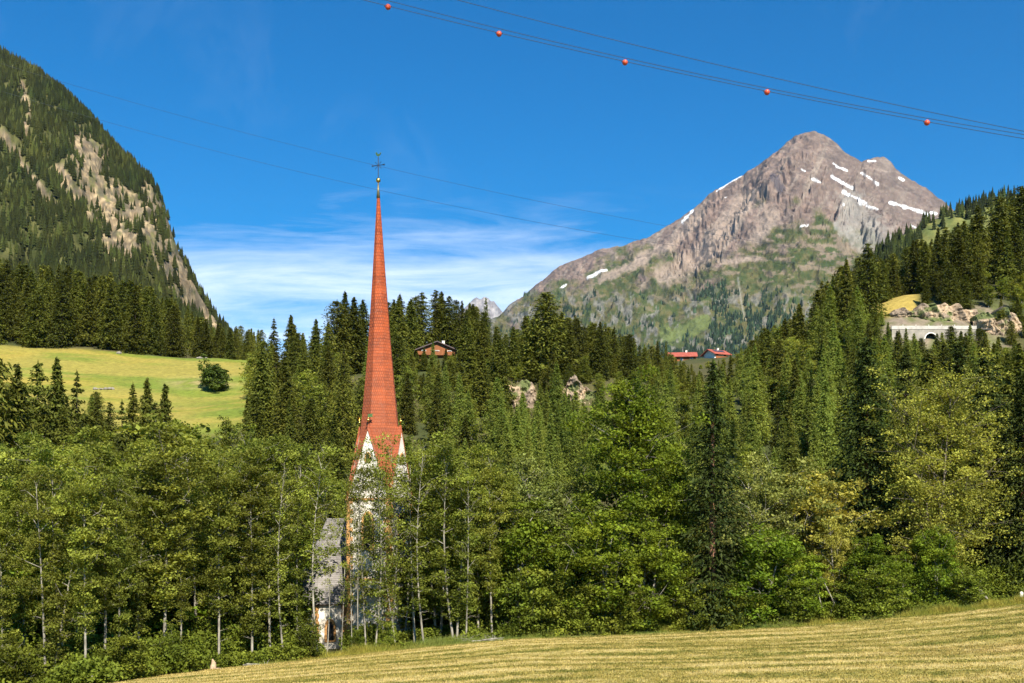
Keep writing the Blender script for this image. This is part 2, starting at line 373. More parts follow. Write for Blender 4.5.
def colF(P, Q, X, Y, Z):
    n = fbm(P*.045, Q*.06, 5, .6); m_ = fbm(P*.16+9, Q*.16, 5, .65); k = fbm(P*.5, Q*.5, 3)
    n3 = fbm(P*.10+40, Q*.22+10, 5, .6)
    rock = lerp((.270, .190, .150), (.185, .135, .112), sstep(.3, .65, m_))
    rock = lerp(rock, (.31, .245, .195), sstep(.55, .75, fbm((P+Q*.5)*.12, Q*.03, 4)))
    rock = lerp(rock, (.13, .095, .08), sstep(.60, .75, ridged(P*.22+Q*.1, Q*.35, 4, .6))*.5)  # darker ridge bands painted in where frontal sun leaves little relief shading
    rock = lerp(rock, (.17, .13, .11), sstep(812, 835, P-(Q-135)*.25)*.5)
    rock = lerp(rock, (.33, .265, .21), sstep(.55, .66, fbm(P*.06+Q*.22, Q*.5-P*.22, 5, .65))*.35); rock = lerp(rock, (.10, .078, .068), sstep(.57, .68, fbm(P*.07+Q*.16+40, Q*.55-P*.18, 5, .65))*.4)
    green = lerp((.055, .075, .022), (.12, .11, .042), sstep(.35, .65, m_)); green = lerp(green, (.05, .075, .02), sstep(.52, .66, fbm(P*.2+7, Q*.3, 4, .65))*.5)
    gm_ = sstep(-14, 16, Q-(np.interp(P, [490, 560, 640, 700, 760, 820, 870, 930, 1000], [305, 286, 262, 262, 236, 226, 250, 275, 300]))+(n-.5)*110)
    c = lerp(rock, green, np.clip(gm_*1.1, 0, 1))
    # pink rock showing through the turf, and grey cliffs low down
    pr = sstep(.54, .62, n3)*sstep(360, 240, Q)*gm_
    c = lerp(c, (.27, .20, .15), pr*.75)
    gr = sstep(.50, .60, fbm(P*.14, Q*.10+77, 5, .6))*sstep(280, 305, Q)
    c = lerp(c, lerp((.22, .21, .18), (.13, .125, .11), sstep(.4, .6, k)), gr*.8)
    scree = [([(745, 200), (722, 235), (690, 262), (665, 275)], 8), ([(770, 215), (757, 238)], 6), ([(700, 215), (672, 245), (640, 258)], 4), ([(640, 262), (600, 280)], 3), ([(720, 262), (760, 258)], 2.2)]
    for pts, w in scree: c = lerp(c, (.33, .255, .20), np.clip(seg_mask(P, Q, pts, w, .9), 0, 1)*.85)
    for pts, w in (([(850, 205), (868, 232), (885, 245)], 11), ([(840, 225), (862, 245)], 6)): c = lerp(c, (.33, .31, .27), np.clip(seg_mask(P, Q, pts, w, .9), 0, 1)*.6)
    c = lerp(c, (.075, .07, .085), np.clip(seg_mask(P, Q, [(774, 177), (781, 190)], 3.2, .5), 0, 1)*.7)  # cliff in shadow beside the scree, its shade painted into the colour
    snow = [([(679, 225), (687, 217), (692, 211)], 2.8), ([(717, 191), (728, 183), (741, 176)], 1.7), ([(833, 163), (838, 167), (847, 171)], 1.7), ([(832, 176), (842, 183), (852, 188)], 2.1), ([(843, 192), (858, 199), (866, 203)], 2.6), ([(858, 203), (880, 210)], 1.1),
            ([(862, 173), (870, 178), (878, 184)], 2.0), ([(890, 202), (905, 207), (920, 211), (928, 216)], 2.7), ([(899, 178), (903, 180)], 1.8), ([(931, 213), (936, 214)], 2), ([(812, 179), (822, 183)], 1.8), ([(868, 161), (875, 161)], 1.3),
            ([(588, 278), (598, 272), (606, 270)], 2.4), ([(560, 288), (566, 285)], 1.3), ([(800, 226), (808, 225)], 1.2), ([(841, 206), (844, 205)], 1.5), ([(801, 169), (805, 171)], 1.4), ([(910, 224), (916, 228)], 1.2), ([(724, 198), (727, 197)], 1.)]
    s_ = np.zeros(P.shape)
    for pts, w in snow: s_ = np.maximum(s_, seg_mask(P*1.0, Q, pts, w*.40, .5, 2.2))
    c = lerp(c, (.72, .74, .78), np.clip(s_, 0, 1)*.95)
    # pale stream gully and a clearing near the wood
    c = lerp(c, (.45, .42, .36), np.clip(seg_mask(P, Q, [(738, 278), (741, 300), (745, 320)], .9, .4), 0, 1)*.35)
    c = lerp(c, (.13, .16, .05), np.clip(seg_mask(P, Q, [(668, 336), (690, 330), (704, 322)], 7, .4), 0, 1)*.9)
    sn = np.clip(s_, 0, 1)[..., None]; c = c*(1-sn)*np.array([.78, .79, .82])+c*sn
    return c
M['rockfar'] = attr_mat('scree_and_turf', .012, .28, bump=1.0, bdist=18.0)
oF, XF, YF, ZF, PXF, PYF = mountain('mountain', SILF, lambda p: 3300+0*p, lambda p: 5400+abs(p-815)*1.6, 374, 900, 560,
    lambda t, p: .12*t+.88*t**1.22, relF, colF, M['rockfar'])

# small grey peaks even farther off
SILP = [(430, 330), (455, 318), (466, 306), (473, 299), (477, 298.5), (481, 300), (484, 297.5), (488, 299), (491, 303), (494, 302), (498, 306), (505, 314), (530, 330)]
mountain('distant_peaks', SILP, lambda p: 8000+0*p, lambda p: 9000+0*p, 372, 160, 90, lambda t, p: t**1.1,
    lambda X, Y, P, T, Z: (ridged(X*.006, Y*.002, 5)-.5)*160, lambda P, Q, X, Y, Z: lerp((.30, .28, .28), (.18, .17, .18), sstep(.35, .6, fbm(P*.3, Q*.3, 5))),
    attr_mat('grey_rock', .01, .3, bump=1, bdist=20))

# steep wooded mountain at the left
SILL = [(-260, -150), (-150, -40), (-60, 20), (0, 55), (22, 66), (40, 77), (65, 98), (90, 122), (110, 146), (130, 164), (150, 182), (162, 203), (169, 222), (178, 250), (190, 275), (200, 296), (215, 319), (226, 337), (240, 360)]
def relL(X, Y, P, T, Z):
    r = (ridged(X*.006+Z*.002, Y*.003, 5, .55)-.5)*130 + (fbm(X*.03, Z*.03, 5, .6)-.5)*44 + (fbm(X*.06, Z*.06, 4)-.5)*22
    return r*sstep(1.03, .95, T)
def rock_left(P, Q):
    """where bare rock and dry turf show on the left mountain: 0..1"""
    r = np.zeros(np.shape(P))
    for pts, w in (([(82, 148), (96, 185), (108, 215), (122, 245)], 15), ([(120, 195), (150, 240), (185, 285), (212, 325)], 11), ([(145, 190), (165, 225), (178, 265)], 7), ([(0, 130), (22, 165), (45, 195), (60, 210)], 3.5), ([(60, 172), (75, 195)], 7), ([(190, 295), (215, 330)], 8), ([(22, 85), (28, 110), (24, 135)], 3)):
        r = np.maximum(r, seg_mask(P, Q, pts, w, .8, 1.0))
    return r
def colL(P, Q, X, Y, Z):
    m_ = fbm(P*.12+3, Q*.12, 5, .65); k = fbm(P*.3, Q*.3, 4)
    c = lerp((.045, .055, .016), (.085, .085, .028), sstep(.35, .65, m_))
    rk = lerp((.36, .27, .16), (.17, .125, .075), sstep(.35, .65, k))
    rk = lerp(rk, (.10, .105, .035), sstep(.54, .64, m_)*.8); rk = lerp(rk, (.10, .085, .065), sstep(.58, .7, ridged(P*.15, Q*.3, 4))*.7)
    return lerp(c, rk, np.clip(rock_left(P, Q)*1.1, 0, 1))
oL, XL, YL, ZL, PXL, PYL = mountain('mountainside', SILL, lambda p: 760+0*p, lambda p: 1500-(.9*np.clip(p, -300, 240)), 372, 330, 260, lambda t, p: .25*t+.75*t**1.25, relL, colL, attr_mat('crag_and_turf', .06, .35, bump=1, bdist=4.0))

# grassy spur behind the right-hand wood
SILR = [(820, 330), (845, 300), (858, 280), (866, 266), (880, 250), (900, 236), (925, 223), (950, 212), (985, 203), (1024, 194), (1100, 170), (1300, 130)]
def colR(P, Q, X, Y, Z):
    c = lerp((.17, .17, .05), (.10, .12, .035), sstep(.35, .6, fbm(P*.1, Q*.1, 4)))
    return lerp(c, (.42, .33, .24), np.clip(seg_mask(P, Q, [(886, 262), (890, 275), (884, 285)], 7), 0, 1))
oR, XR, YR, ZR, PXR, PYR = mountain('hillside', SILR, lambda p: 750+0*p, lambda p: 1150+0*p, 352, 150, 90, lambda t, p: t**1.1,
    lambda X, Y, P, T, Z: (fbm(X*.02, Y*.02, 4)-.5)*16, colR, attr_mat('alpine_turf', .08, .25, bump=.6, bdist=2))
# ------------------------------------------------------------------ vegetation prototypes
def quads(c, u, w):
    """rhombus leaves: centre c, half-vectors u (long) and w (wide)"""
    n = len(c); v = np.stack([c-u, c+w-.15*u, c+u, c-w-.15*u], 1).reshape(-1, 3)
    return v, np.arange(4*n).reshape(n, 4)
def rvec(R, n):
    v = R.normal(size=(n, 3)); return v/np.linalg.norm(v, axis=1)[:, None]
def tube_np(pts, rad, n=6):
    mb = MB(); mb.tube(pts, rad, n, cap=False); return mb
def conifer(seed, H, R, cb=.06, dz=.42, nb=8, seg=7, droop=.35, up=.0, taper=.85, leafL=.55, leafW=.16, gap=.0, fluff=1.0):
    """returns crown verts/faces/colours and trunk mesh: whorls of drooping boughs carrying hanging needle sprays"""
    Rn = np.random.RandomState(seed); C = []; U = []; Wd = []; T = []
    z = H*cb; bmb = MB()
    while z < H*.985:
        t = (z-H*cb)/(H*(1-cb)); ln = R*(1-t)**taper*(.8+.4*Rn.rand())
        if t < .12: ln *= .7+2.5*t
        k = max(4, int(round(nb*(1-.35*t)))); a0 = Rn.rand()*6.28
        for j in range(k):
            if Rn.rand() < gap: continue
            a = a0+6.28*j/k+Rn.normal()*.25; l = max(.25, ln*(.65+.5*Rn.rand())); zz = z+Rn.normal()*dz*.4
            d = np.array([math.cos(a), math.sin(a), 0.]); side = np.array([-d[1], d[0], 0.])
            m = max(3, int(seg*(.4+.6*l/R))); s = (np.arange(m)+.6)/m
            zc = zz+l*(up*s - droop*(s**1.3)*(1-.3*s)*(1-.6*t) + .12*s**3) + (.25*l*t*s if t > .7 else 0)
            p = d[None]*(l*s)[:, None]; p[:, 2] = zc
            wdt = l*.34*np.sin(np.clip(s*.8+.22, 0, 1)*math.pi)*fluff
            for sd in (-1, 0, 1):
                jit = Rn.normal(size=(m, 3))*.07*l
                c = p+side[None]*(sd*wdt*.75)[:, None]+jit; c[:, 2] -= abs(sd)*.10*l*(.3+s)
                u = d[None]*.55+side[None]*sd*.65+Rn.normal(size=(m, 3))*.28; u[:, 2] -= .25+.35*abs(sd)*(1-t)
                u /= np.linalg.norm(u, axis=1)[:, None]
                L_ = leafL*(.6+.8*Rn.rand(m))*(.55+.45*(1-t)); u = u*L_[:, None]
                w = np.cross(u, Rn.normal(size=(m, 3))*.6+np.array([0, 0, 1.])); w /= np.linalg.norm(w, axis=1)[:, None]+1e-9
                C.append(c); U.append(u); Wd.append(w*(leafW*(.7+.6*Rn.rand(m)))[:, None]*(.6+.4*(1-t)))
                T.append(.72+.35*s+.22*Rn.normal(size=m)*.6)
        z += dz*(1-.45*t)*(.8+.4*Rn.rand())
    # leader
    for q in range(5):
        C.append(np.array([[0, 0, H*(.97+.008*q)]])); u = np.array([[Rn.normal()*.1, Rn.normal()*.1, .3]]); U.append(u); Wd.append(np.array([[.09*math.cos(q), .09*math.sin(q), 0]])); T.append(np.array([1.]))
    C = np.concatenate(C); U = np.concatenate(U); Wd = np.concatenate(Wd); T = np.clip(np.concatenate(T), .45, 1.5)
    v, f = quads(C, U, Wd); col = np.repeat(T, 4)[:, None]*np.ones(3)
    tr = MB(); b = .014*H+.03
    tr.tube([(0, 0, -1.2), (0, 0, 0), (Rn.normal()*.05, Rn.normal()*.05, H*.35), (Rn.normal()*.05, 0, H*.7), (0, 0, H*.97)], [b*1.35, b*1.1, b*.8, b*.45, .02], 7)
    return v, f, col, tr
def crown_mesh(name, v, f, col, mat): return np_mesh(name, v, [f], mat, col)
def whole_mesh(name, v, f, col, tr, mat, bark):
    tv = np.array(tr.v); tq = np.array([q for q in tr.f if len(q) == 4]); n = len(v)
    return np_mesh(name, np.concatenate([v, tv]), [f, tq+n], [mat, bark], np.concatenate([col, np.ones((len(tv), 3))]), midx=[0]*len(f)+[1]*len(tq))

def broadleaf(seed, H, R, cb=.3, nl=26, shape='oval', leaves=9000, leaf=.17, clump=.75, stems=1, bend=.03, base_r=None, open_=.0, tonevar=.26, lowtwigs=0):
    """trunk, tapering limbs and leaf clumps around their ends"""
    Rn = np.random.RandomState(seed); tr = MB(); cl = []
    def prof(t):
        if shape == 'oval': return math.sin(math.pi*min(1, max(0, .12+.86*t)))**.7
        if shape == 'alder': return (.28+1.05*t)*(1 if t < .62 else max(.12, 1-((t-.62)/.42)**1.6))
        if shape == 'bush': return math.sqrt(max(0.02, 1-t**2.2))
        if shape == 'cone': return (1-t)**.7+.08
        return 1
    br = base_r or .011*H+.03
    for sidx in range(stems):
        ph = Rn.rand()*6.28; lean = (.05+.12*Rn.rand())*(stems > 1)
        off = np.array([math.cos(ph), math.sin(ph)])*(.18*(stems > 1)); Hs = H*(1 if sidx == 0 else .72+.25*Rn.rand())
        bx, by = Rn.normal(size=2)*bend*Hs; kx, ky = Rn.normal(size=2)*bend*.5*Hs
        def tp(t, Hs=Hs, bx=bx, by=by, kx=kx, ky=ky, off=off, lean=lean, ph=ph):
            return np.array([off[0]+math.cos(ph)*lean*Hs*t+bx*t*t+kx*math.sin(3.5*t), off[1]+math.sin(ph)*lean*Hs*t+by*t*t+ky*math.sin(3*t), Hs*t])
        ts = [-.05, 0, .1, .25, .4, .55, .7, .85, .97]
        tr.tube([tp(t) for t in ts], [br*1.4, br*1.15, br, br*.88, br*.74, br*.58, br*.42, br*.26, .02], 7)
        nn = max(6, nl//stems)
        for i in range(nn):
            t = (i+Rn.rand())/nn; h = cb+(1-cb)*t*.97
            p0 = tp(h); a = i*2.4+Rn.normal()*.4; l = R*prof(t)*(.55+.55*Rn.rand())
            el = .25+.75*t+Rn.normal()*.15
            d = np.array([math.cos(a)*math.cos(el), math.sin(a)*math.cos(el), math.sin(el)])
            l = l/max(.35, math.cos(el))*.9; l = min(l, R*1.25)
            p1 = p0+d*l*.55+Rn.normal(size=3)*.06*l; p2 = p0+d*l+np.array([0, 0, -.10*l])+Rn.normal(size=3)*.1*l
            rr = br*.36*(1-.6*t)+.012
            tr.tube([p0, p1, p2], [rr, rr*.6, .012], 5, cap=False)
            for q in range(3+int(l*1.6)):
                s = .3+.75*Rn.rand(); c = p0+(p2-p0)*s+Rn.normal(size=3)*(.22*l+.12)*(.5+.5*s); cl.append((c, clump*(.55+.75*Rn.rand())))
                if Rn.rand() < .35: tr.tube([p0+(p2-p0)*s*.8, c], [rr*.35, .008], 4, cap=False)
        for i in range(lowtwigs):
            h = .12+cb*Rn.rand(); p0 = tp(h); a = Rn.rand()*6.28; c = p0+np.array([math.cos(a), math.sin(a), .3])*(.4+.8*Rn.rand()); cl.append((c, clump*.5)); tr.tube([p0, c], [.03, .008], 4, cap=False)
    cl = [c for c in cl if Rn.rand() > open_]
    rad = np.array([c[1] for c in cl]); wgt = rad**2.2; cnt = np.maximum(6, (leaves*wgt/wgt.sum()).astype(int))
    C = []; T = []; Z0 = []
    for (c, r), k in zip(cl, cnt):
        d = rvec(Rn, k)*(r*Rn.rand(k)**.45)[:, None]*np.array([1.15, 1.15, .62]); C.append(c+d)
        T.append(np.full(k, 1+Rn.normal()*tonevar)+Rn.normal(size=k)*.16)
    C = np.concatenate(C); T = np.clip(np.concatenate(T), .5, 1.6); C[:, 2] = np.maximum(C[:, 2], .12)
    n = len(C); nrm = rvec(Rn, n)*.75+np.array([0, 0, .75]); nrm /= np.linalg.norm(nrm, axis=1)[:, None]
    u = np.cross(nrm, rvec(Rn, n)); u /= np.linalg.norm(u, axis=1)[:, None]+1e-9; w = np.cross(nrm, u)
    s = leaf*(.5+1.0*Rn.rand(n)**1.5); v, f = quads(C, u*s[:, None], w*(s*.62)[:, None])
    return v, f, np.repeat(T, 4)[:, None]*np.ones(3), tr

class Proto:
    def __init__(s, kind, data, H, mat, bark):
        v, f, c, tr = data; s.H = H; s.kind = kind
        s.v, s.f, s.c = v, f, c; s.mat = mat
        s.crown = crown_mesh(kind+'_crown', v, f, c, mat); s.trunk = tr.mesh(kind+'_trunk', bark, True)
        s.width = float(np.percentile(np.abs(v[:, 0]), 97))*2
    def whole(s):
        if not hasattr(s, '_w'):
            tv = np.array([x.co for x in s.trunk.vertices]); tq = np.array([list(p.vertices) for p in s.trunk.polygons if len(p.vertices) == 4]); n = len(s.v)
            s._w = np_mesh(s.kind, np.concatenate([s.v, tv]), [s.f, tq+n], [s.mat, s.trunk.materials[0]], np.concatenate([s.c, np.ones((len(tv), 3))]), midx=[0]*len(s.f)+[1]*len(tq))
        return s._w
PR = {}
M['redbark'] = simple_mat('reddish_bark', (.26, .13, .075), (.12, .07, .045), 3, .9, .5, 10, stretch=(1, 1, .35))
M['greybark'] = simple_mat('grey_bark', (.20, .17, .13), (.10, .085, .065), 3, .9, .4, 10, stretch=(1, 1, .35))
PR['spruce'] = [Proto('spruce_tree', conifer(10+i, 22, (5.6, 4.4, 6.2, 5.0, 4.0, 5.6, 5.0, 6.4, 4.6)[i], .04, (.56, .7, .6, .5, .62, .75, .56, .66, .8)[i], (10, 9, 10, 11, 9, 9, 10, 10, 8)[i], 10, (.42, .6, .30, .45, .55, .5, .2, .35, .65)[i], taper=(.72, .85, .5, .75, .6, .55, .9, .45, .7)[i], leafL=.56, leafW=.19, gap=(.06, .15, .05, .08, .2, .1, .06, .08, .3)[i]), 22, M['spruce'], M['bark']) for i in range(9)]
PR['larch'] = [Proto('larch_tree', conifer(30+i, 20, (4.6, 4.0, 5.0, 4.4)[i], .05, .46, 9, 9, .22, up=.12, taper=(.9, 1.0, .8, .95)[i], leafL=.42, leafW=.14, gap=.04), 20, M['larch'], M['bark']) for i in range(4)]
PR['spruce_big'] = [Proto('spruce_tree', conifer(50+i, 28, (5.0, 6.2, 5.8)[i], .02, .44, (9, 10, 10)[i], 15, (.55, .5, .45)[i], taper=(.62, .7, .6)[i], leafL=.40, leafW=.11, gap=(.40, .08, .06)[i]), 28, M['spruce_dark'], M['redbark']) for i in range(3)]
PR['alder'] = [Proto('alder_tree', broadleaf(70+i, 21, (2.9, 2.5, 3.3, 2.7, 2.3, 3.0, 2.6, 3.1)[i], (.20, .26, .16, .24, .32, .18, .14, .28)[i], 40, 'alder', (17000, 14000, 20000, 15000, 11000, 17000, 15000, 16000)[i], .12, .72, open_=.2, bend=.022, lowtwigs=9, stems=(1, 1, 2, 1, 1, 2, 1, 1)[i], base_r=.13), 21, M['alder'], M['palebark']) for i in range(8)]
PR['slim'] = [Proto('alder_tree', broadleaf(90+i, 20, 2.2, (.22, .38, .18, .3)[i], 26, 'alder', (3700, 2700, 4300, 3100)[i], .105, .62, open_=.2, bend=.035, lowtwigs=10, base_r=.095), 20, M['alder'], M['palebark']) for i in range(4)]
PR['ash'] = [Proto('broadleaf_tree', broadleaf(110+i, 22, (5.4, 4.8)[i], .16, 60, 'oval', 42000, .16, .95, bend=.02), 22, M['ash'], M['palebark']) for i in range(2)]
PR['bushy'] = [Proto('broadleaf_tree', broadleaf(120+i, 10, (3.4, 3.9, 3.2)[i], .06, 34, 'oval', 19000, .14, .8, stems=(3, 4, 3)[i]), 10, M['ash'], M['palebark']) for i in range(3)]
PR['willow'] = [Proto('willow_tree', broadleaf(130+i, 14, (4.2, 3.8, 4.4)[i], .12, 38, 'oval', 20000, .13, .8, stems=3, open_=.06, bend=.05), 14, M['willow'], M['palebark']) for i in range(3)]
PR['hillleaf'] = [Proto('broadleaf_tree', broadleaf(140+i, 14, (4.2, 3.8, 4.6)[i], .12, 34, 'oval', 6500, .27, .95, open_=.03), 14, M['alder'], M['palebark']) for i in range(3)]
PR['olive'] = [Proto('birch_tree', broadleaf(150, 24, 7.4, .12, 130, 'oval', 70000, .13, .9, stems=3, bend=.02, open_=.04, base_r=.2), 24, M['olive'], M['greybark']), Proto('birch_tree', broadleaf(151, 13, 2.9, .2, 34, 'oval', 9500, .15, .8, stems=2, bend=.03, open_=.1), 13, M['olive'], M['palebark'])]
PR['shrub'] = [Proto('leafy_shrub', broadleaf(160+i, 5, (3.2, 2.6, 3.0)[i], .03, 26, 'bush', 9000, .15, .75, stems=5, base_r=.05), 5, M['shrub'], M['palebark']) for i in range(3)]

SKYL = [(-100, 245), (0, 255), (50, 262), (100, 270), (150, 285), (180, 300), (205, 318), (230, 322), (250, 325), (275, 315), (300, 325), (325, 328), (335, 293), (350, 288), (365, 297), (400, 292), (430, 288), (450, 294), (470, 302), (485, 312), (500, 330), (515, 326), (530, 310), (545, 296), (565, 308), (590, 318), (620, 328), (650, 340), (672, 354), (700, 366), (727, 356), (740, 347), (760, 330), (790, 310), (815, 287), (840, 264), (868, 246), (890, 255), (915, 241), (940, 228), (960, 220), (985, 205), (1010, 192), (1024, 186), (1100, 160)]
def env(px, Y):
    e = float(np.interp(px, [p[0] for p in SKYL], [p[1] for p in SKYL]))
    if 408 < px < 464 and Y < 300: e = max(e, 353)
    if 500 < px < 545 and Y < 268: e = max(e, 392+8*math.sin(px*.3))
    if 558 < px < 600 and Y < 268: e = max(e, 390+8*math.sin(px*.25))
    if 655 < px < 730 and Y < 440: e = max(e, 353+3*math.sin(px*.5))
    if 878 < px < 1000 and Y < 284: e = max(e, 327+5*math.sin(px*.21))
    if 1000 <= px < 1040 and Y < 280: e = max(e, 338)
    if 862 < px < 884 and Y < 300: e = max(e, 306)
    if 884 <= px < 915 and Y < 300: e = max(e, 320)
    if px < 252 and Y < 225: e = max(e, 392 if px < 120 else 432)
    if 735 < px < 1024 and 215 < Y < 262: e = max(e, float(np.interp(px, [735, 800, 870, 1024], [365, 345, 332, 332])))
    return e
TREES = []       # (kind, x, y, H, rz, widthscale, protoindex, label, group)
def T_(kind, px, Y, top=None, H=None, w=1.0, pi=None, label=None, group=None, sink=0.0):
    x = (px-CX)/F*Y; z = gz(x, Y)
    if H is None: H = (HY-top)/F*Y - z
    if label is None:
        e = env(px, Y)+rnd.uniform(-1, 9)
        H = min(H, (HY-e)/F*Y-z)
        if H < 2.8: return
    pr = PR[kind]; i = rnd.randrange(len(pr)) if pi is None else pi % len(pr)
    TREES.append(dict(k=kind, x=x, y=Y, z=z, H=H, rz=rnd.uniform(0, 6.28), w=w*rnd.uniform(.8, 1.2) if label is None else w, i=i, label=label, group=group))
# ------------------------------------------------------------------ individual trees (nearest first)
A = 'alders standing between the mown meadow and the church'
def al(px, d, top, pi, label, kind='alder', w=1.0):
    x0 = (px-CX)/F*105; Y = float(np.interp(x0, EX, EDGE[:, 2]))+d
    T_(kind, px, Y, top, pi=pi, label=label, w=w)
al(-28, 6, 470, 0, 'leafy alder cut off by the picture edge at the bottom left corner')
al(2, 5, 520, 6, 'lower leafy alder in the bottom left corner beside the undergrowth')
al(22, 12, 462, 3, 'slender alder with hidden trunk second from the picture corner at left')
al(48, 4, 474, 5, 'alder with a long bare pale trunk in the leftmost stand of trees')
al(72, 9, 448, 2, 'tall broad-topped alder above the leftmost bare pale trunk')
al(86, 3, 470, 1, 'alder with a dark low trunk in front of the tall broad-topped alder')
al(104, 7, 452, 4, 'thin alder with a sparse top between two fuller alders below the green hill meadow')
al(118, 3, 480, 0, 'alder with two short pale trunks just left of the meadow tip', w=.9)
al(140, 9, 470, 3, 'dim alder in the second row behind the meadow tip')
al(163, 5, 436, 7, 'high round-topped alder with long pale trunk below the dark conifer clump', w=1.15)
al(180, 3, 505, 4, 'alder on a bare white stem just right of the round-topped alder')
al(198, 8, 448, 5, 'two-stemmed alder directly below the lone bush of the hill meadow')
al(219, 2, 462, 1, 'alder whose thick pale foot stands beside the whitish stump')
al(236, 8, 444, 2, 'broad alder with pale twigs in its top below the right end of the hill meadow')
al(252, 3, 456, 6, 'alder with curved pale stem behind the fallen grey branch')
al(270, 6, 444, 3, 'alder standing left of the grey chapel roof')
al(284, 2, 462, 4, 'straight thin alder at the left corner of the grey roof', kind='slim')
al(298, 8, 449, 0, 'alder leaning over the left slope of the grey chapel roof', w=.85)
al(318, 2, 452, 1, 'alder with long bare beige trunk rising before the grey chapel roof', kind='slim', w=1.2)
al(358, 2, 470, 1, 'sparse alder screening the left half of the white tower', kind='slim', w=.75)
al(366, 5, 445, 2, 'feathery young alder before the left corner stones of the tower', kind='slim', w=.9)
al(327, 4, 486, 1, 'feathery young alder veiling the grey chapel roof', kind='slim', w=.8)
al(341, 7, 478, 3, 'slim alder rising beside the upper right edge of the grey chapel roof', kind='slim', w=.7)
al(352, 4, 474, 3, 'thin alder stem at the corner between chapel roof and white tower', kind='slim', w=.6)
al(390, 6, 446, 0, 'feathery alder before the right half of the tower gable', kind='slim', w=1.0)
al(375, 3, 450, 0, 'thin alder standing straight before the middle of the white tower', kind='slim')
al(384, 5, 462, 3, 'thin dark-stemmed alder before the right half of the white tower', kind='slim')
al(396, 3, 464, 2, 'slim alder in front of the right corner stones of the tower', kind='slim', w=1.1)
al(404, 10, 460, 1, 'alder rising just right of the tower gable', kind='slim', w=1.1)
al(415, 5, 448, 2, 'tall alder close beside the right wall of the tower', kind='slim', w=1.3)
al(424, 2, 450, 0, 'alder with a straight pale trunk first in the row right of the tower', kind='slim', w=1.1)
al(438, 8, 441, 5, 'full-crowned alder with yellow green top right of the tower', w=1.1)
al(455, 4, 446, 2, 'alder with two pale trunks in the middle of the row right of the tower')
al(466, 2, 470, 2, 'thin pale-stemmed alder leaning a little in the row right of the tower', kind='slim')
al(478, 6, 452, 6, 'round alder crown above the pile of fallen branches')
al(492, 3, 464, 1, 'alder with bare lower trunk last but one in the row right of the tower')
al(508, 5, 482, 3, 'shorter alder at the right end of the row beside green thicket', w=1.05)
# second row behind
for px, d, top in ((10, 20, 452), (35, 24, 446), (60, 18, 458), (95, 22, 440), (128, 18, 450), (150, 22, 446), (185, 20, 455), (212, 18, 458), (250, 22, 440), (276, 30, 446), (262, 17, 470), (420, 22, 462), (445, 18, 455), (470, 22, 466), (500, 20, 478), (530, 18, 490)):
    x0 = (px-CX)/F*105; Y = float(np.interp(x0, EX, EDGE[:, 2]))+d
    T_('alder', px, Y, top, w=1.1, group='alders of the back row behind the front trunks', label='alder of the back row, mostly hidden by the front trunks')
for i, (px, d, top) in enumerate(((-10, 16, 560), (15, 19, 548), (42, 17, 562), (68, 20, 552), (95, 18, 565), (122, 20, 550), (150, 17, 562), (178, 20, 555), (205, 17, 565), (232, 20, 552), (258, 18, 560), (408, 17, 560), (430, 19, 548), (452, 17, 562), (474, 20, 552), (497, 17, 560), (515, 19, 545), (283, 26, 560))):
    x0 = (px-CX)/F*105; Y = float(np.interp(x0, EX, EDGE[:, 2]))+d
    T_('bushy', px, Y, top, w=1.5, group='leafy young trees shaded behind the alder trunks', label='young leafy tree in the shade behind the alder trunks')
al(523, 5, 512, 0, 'low wide leafy tree right of the row of pale trunks', kind='bushy', w=1.1)
al(548, 9, 468, 1, 'light green leafy tree behind the thicket in the middle of the wood edge', kind='willow', w=.9)
al(560, 3, 545, 2, 'small bright leafy tree left of the great green tree', kind='bushy', w=1.2)
al(585, 12, 470, 1, 'slender green tree touching the left side of the great green tree', kind='alder', w=1.2)
al(626, 7, 402, 0, 'great dense green broadleaf tree, tallest leafy crown of the wood edge', kind='ash', w=1.0)
al(600, 2, 520, 1, 'leafy low tree at the left foot of the great green tree', kind='bushy', w=1.15)
al(648, 2, 540, 0, 'bright leafy low tree at the right foot of the great green tree', kind='bushy', w=1.15)
al(672, 8, 470, 1, 'green tree filling the gap between great broadleaf and dark spruce', kind='ash', w=.75)
al(713, 2.5, 361, 0, 'tall dark spruce with ragged boughs and reddish bark showing', kind='spruce_big', w=1.0)
al(762, 1.5, 532, 2, 'bright yellow-green leafy tree right of the ragged dark spruce', kind='bushy', w=1.25)
al(742, 8, 478, 2, 'pale green willow behind the bright yellow-green tree', kind='willow', w=1.0)
al(783, 10, 470, 0, 'broad soft willow in the dip between the two dark spruces', kind='willow', w=1.05)
al(822, 8, 475, 1, 'yellowish thin-leaved birch behind the crossing bare stems', kind='olive', w=1.2)
al(838, 3, 520, 1, 'small golden birch with two crossing bare stems at its foot', kind='olive', w=.8)
al(868, 2, 545, 0, 'fresh green leafy tree left of the big golden birch', kind='bushy', w=1.1)
al(805, 2, 560, 1, 'low fresh green tree between bright tree and crossing bare stems', kind='bushy', w=1.2)
al(866, 15, 338, 1, 'tall dark spruce just left of the big golden birch', kind='spruce_big', w=1.05)
al(932, 8, 390, 0, 'big golden-olive birch with wide airy crown', kind='olive', w=1.0)
al(936, 2.2, 532, 2, 'dark green leafy tree before the big golden birch', kind='bushy', w=.9)
al(900, 3, 560, 0, 'leafy low tree at the left foot of the big golden birch', kind='bushy', w=1.0)
al(985, 16, 352, 2, 'wide dark spruce rising behind the right side of the golden birch', kind='spruce_big', w=1.15)
al(1022, 9, 372, 1, 'dark spruce at the right picture edge above the white post', kind='spruce_big', w=1.05)
al(958, 22, 340, 1, 'dark spruce behind the crown top of the golden birch', kind='spruce_big')
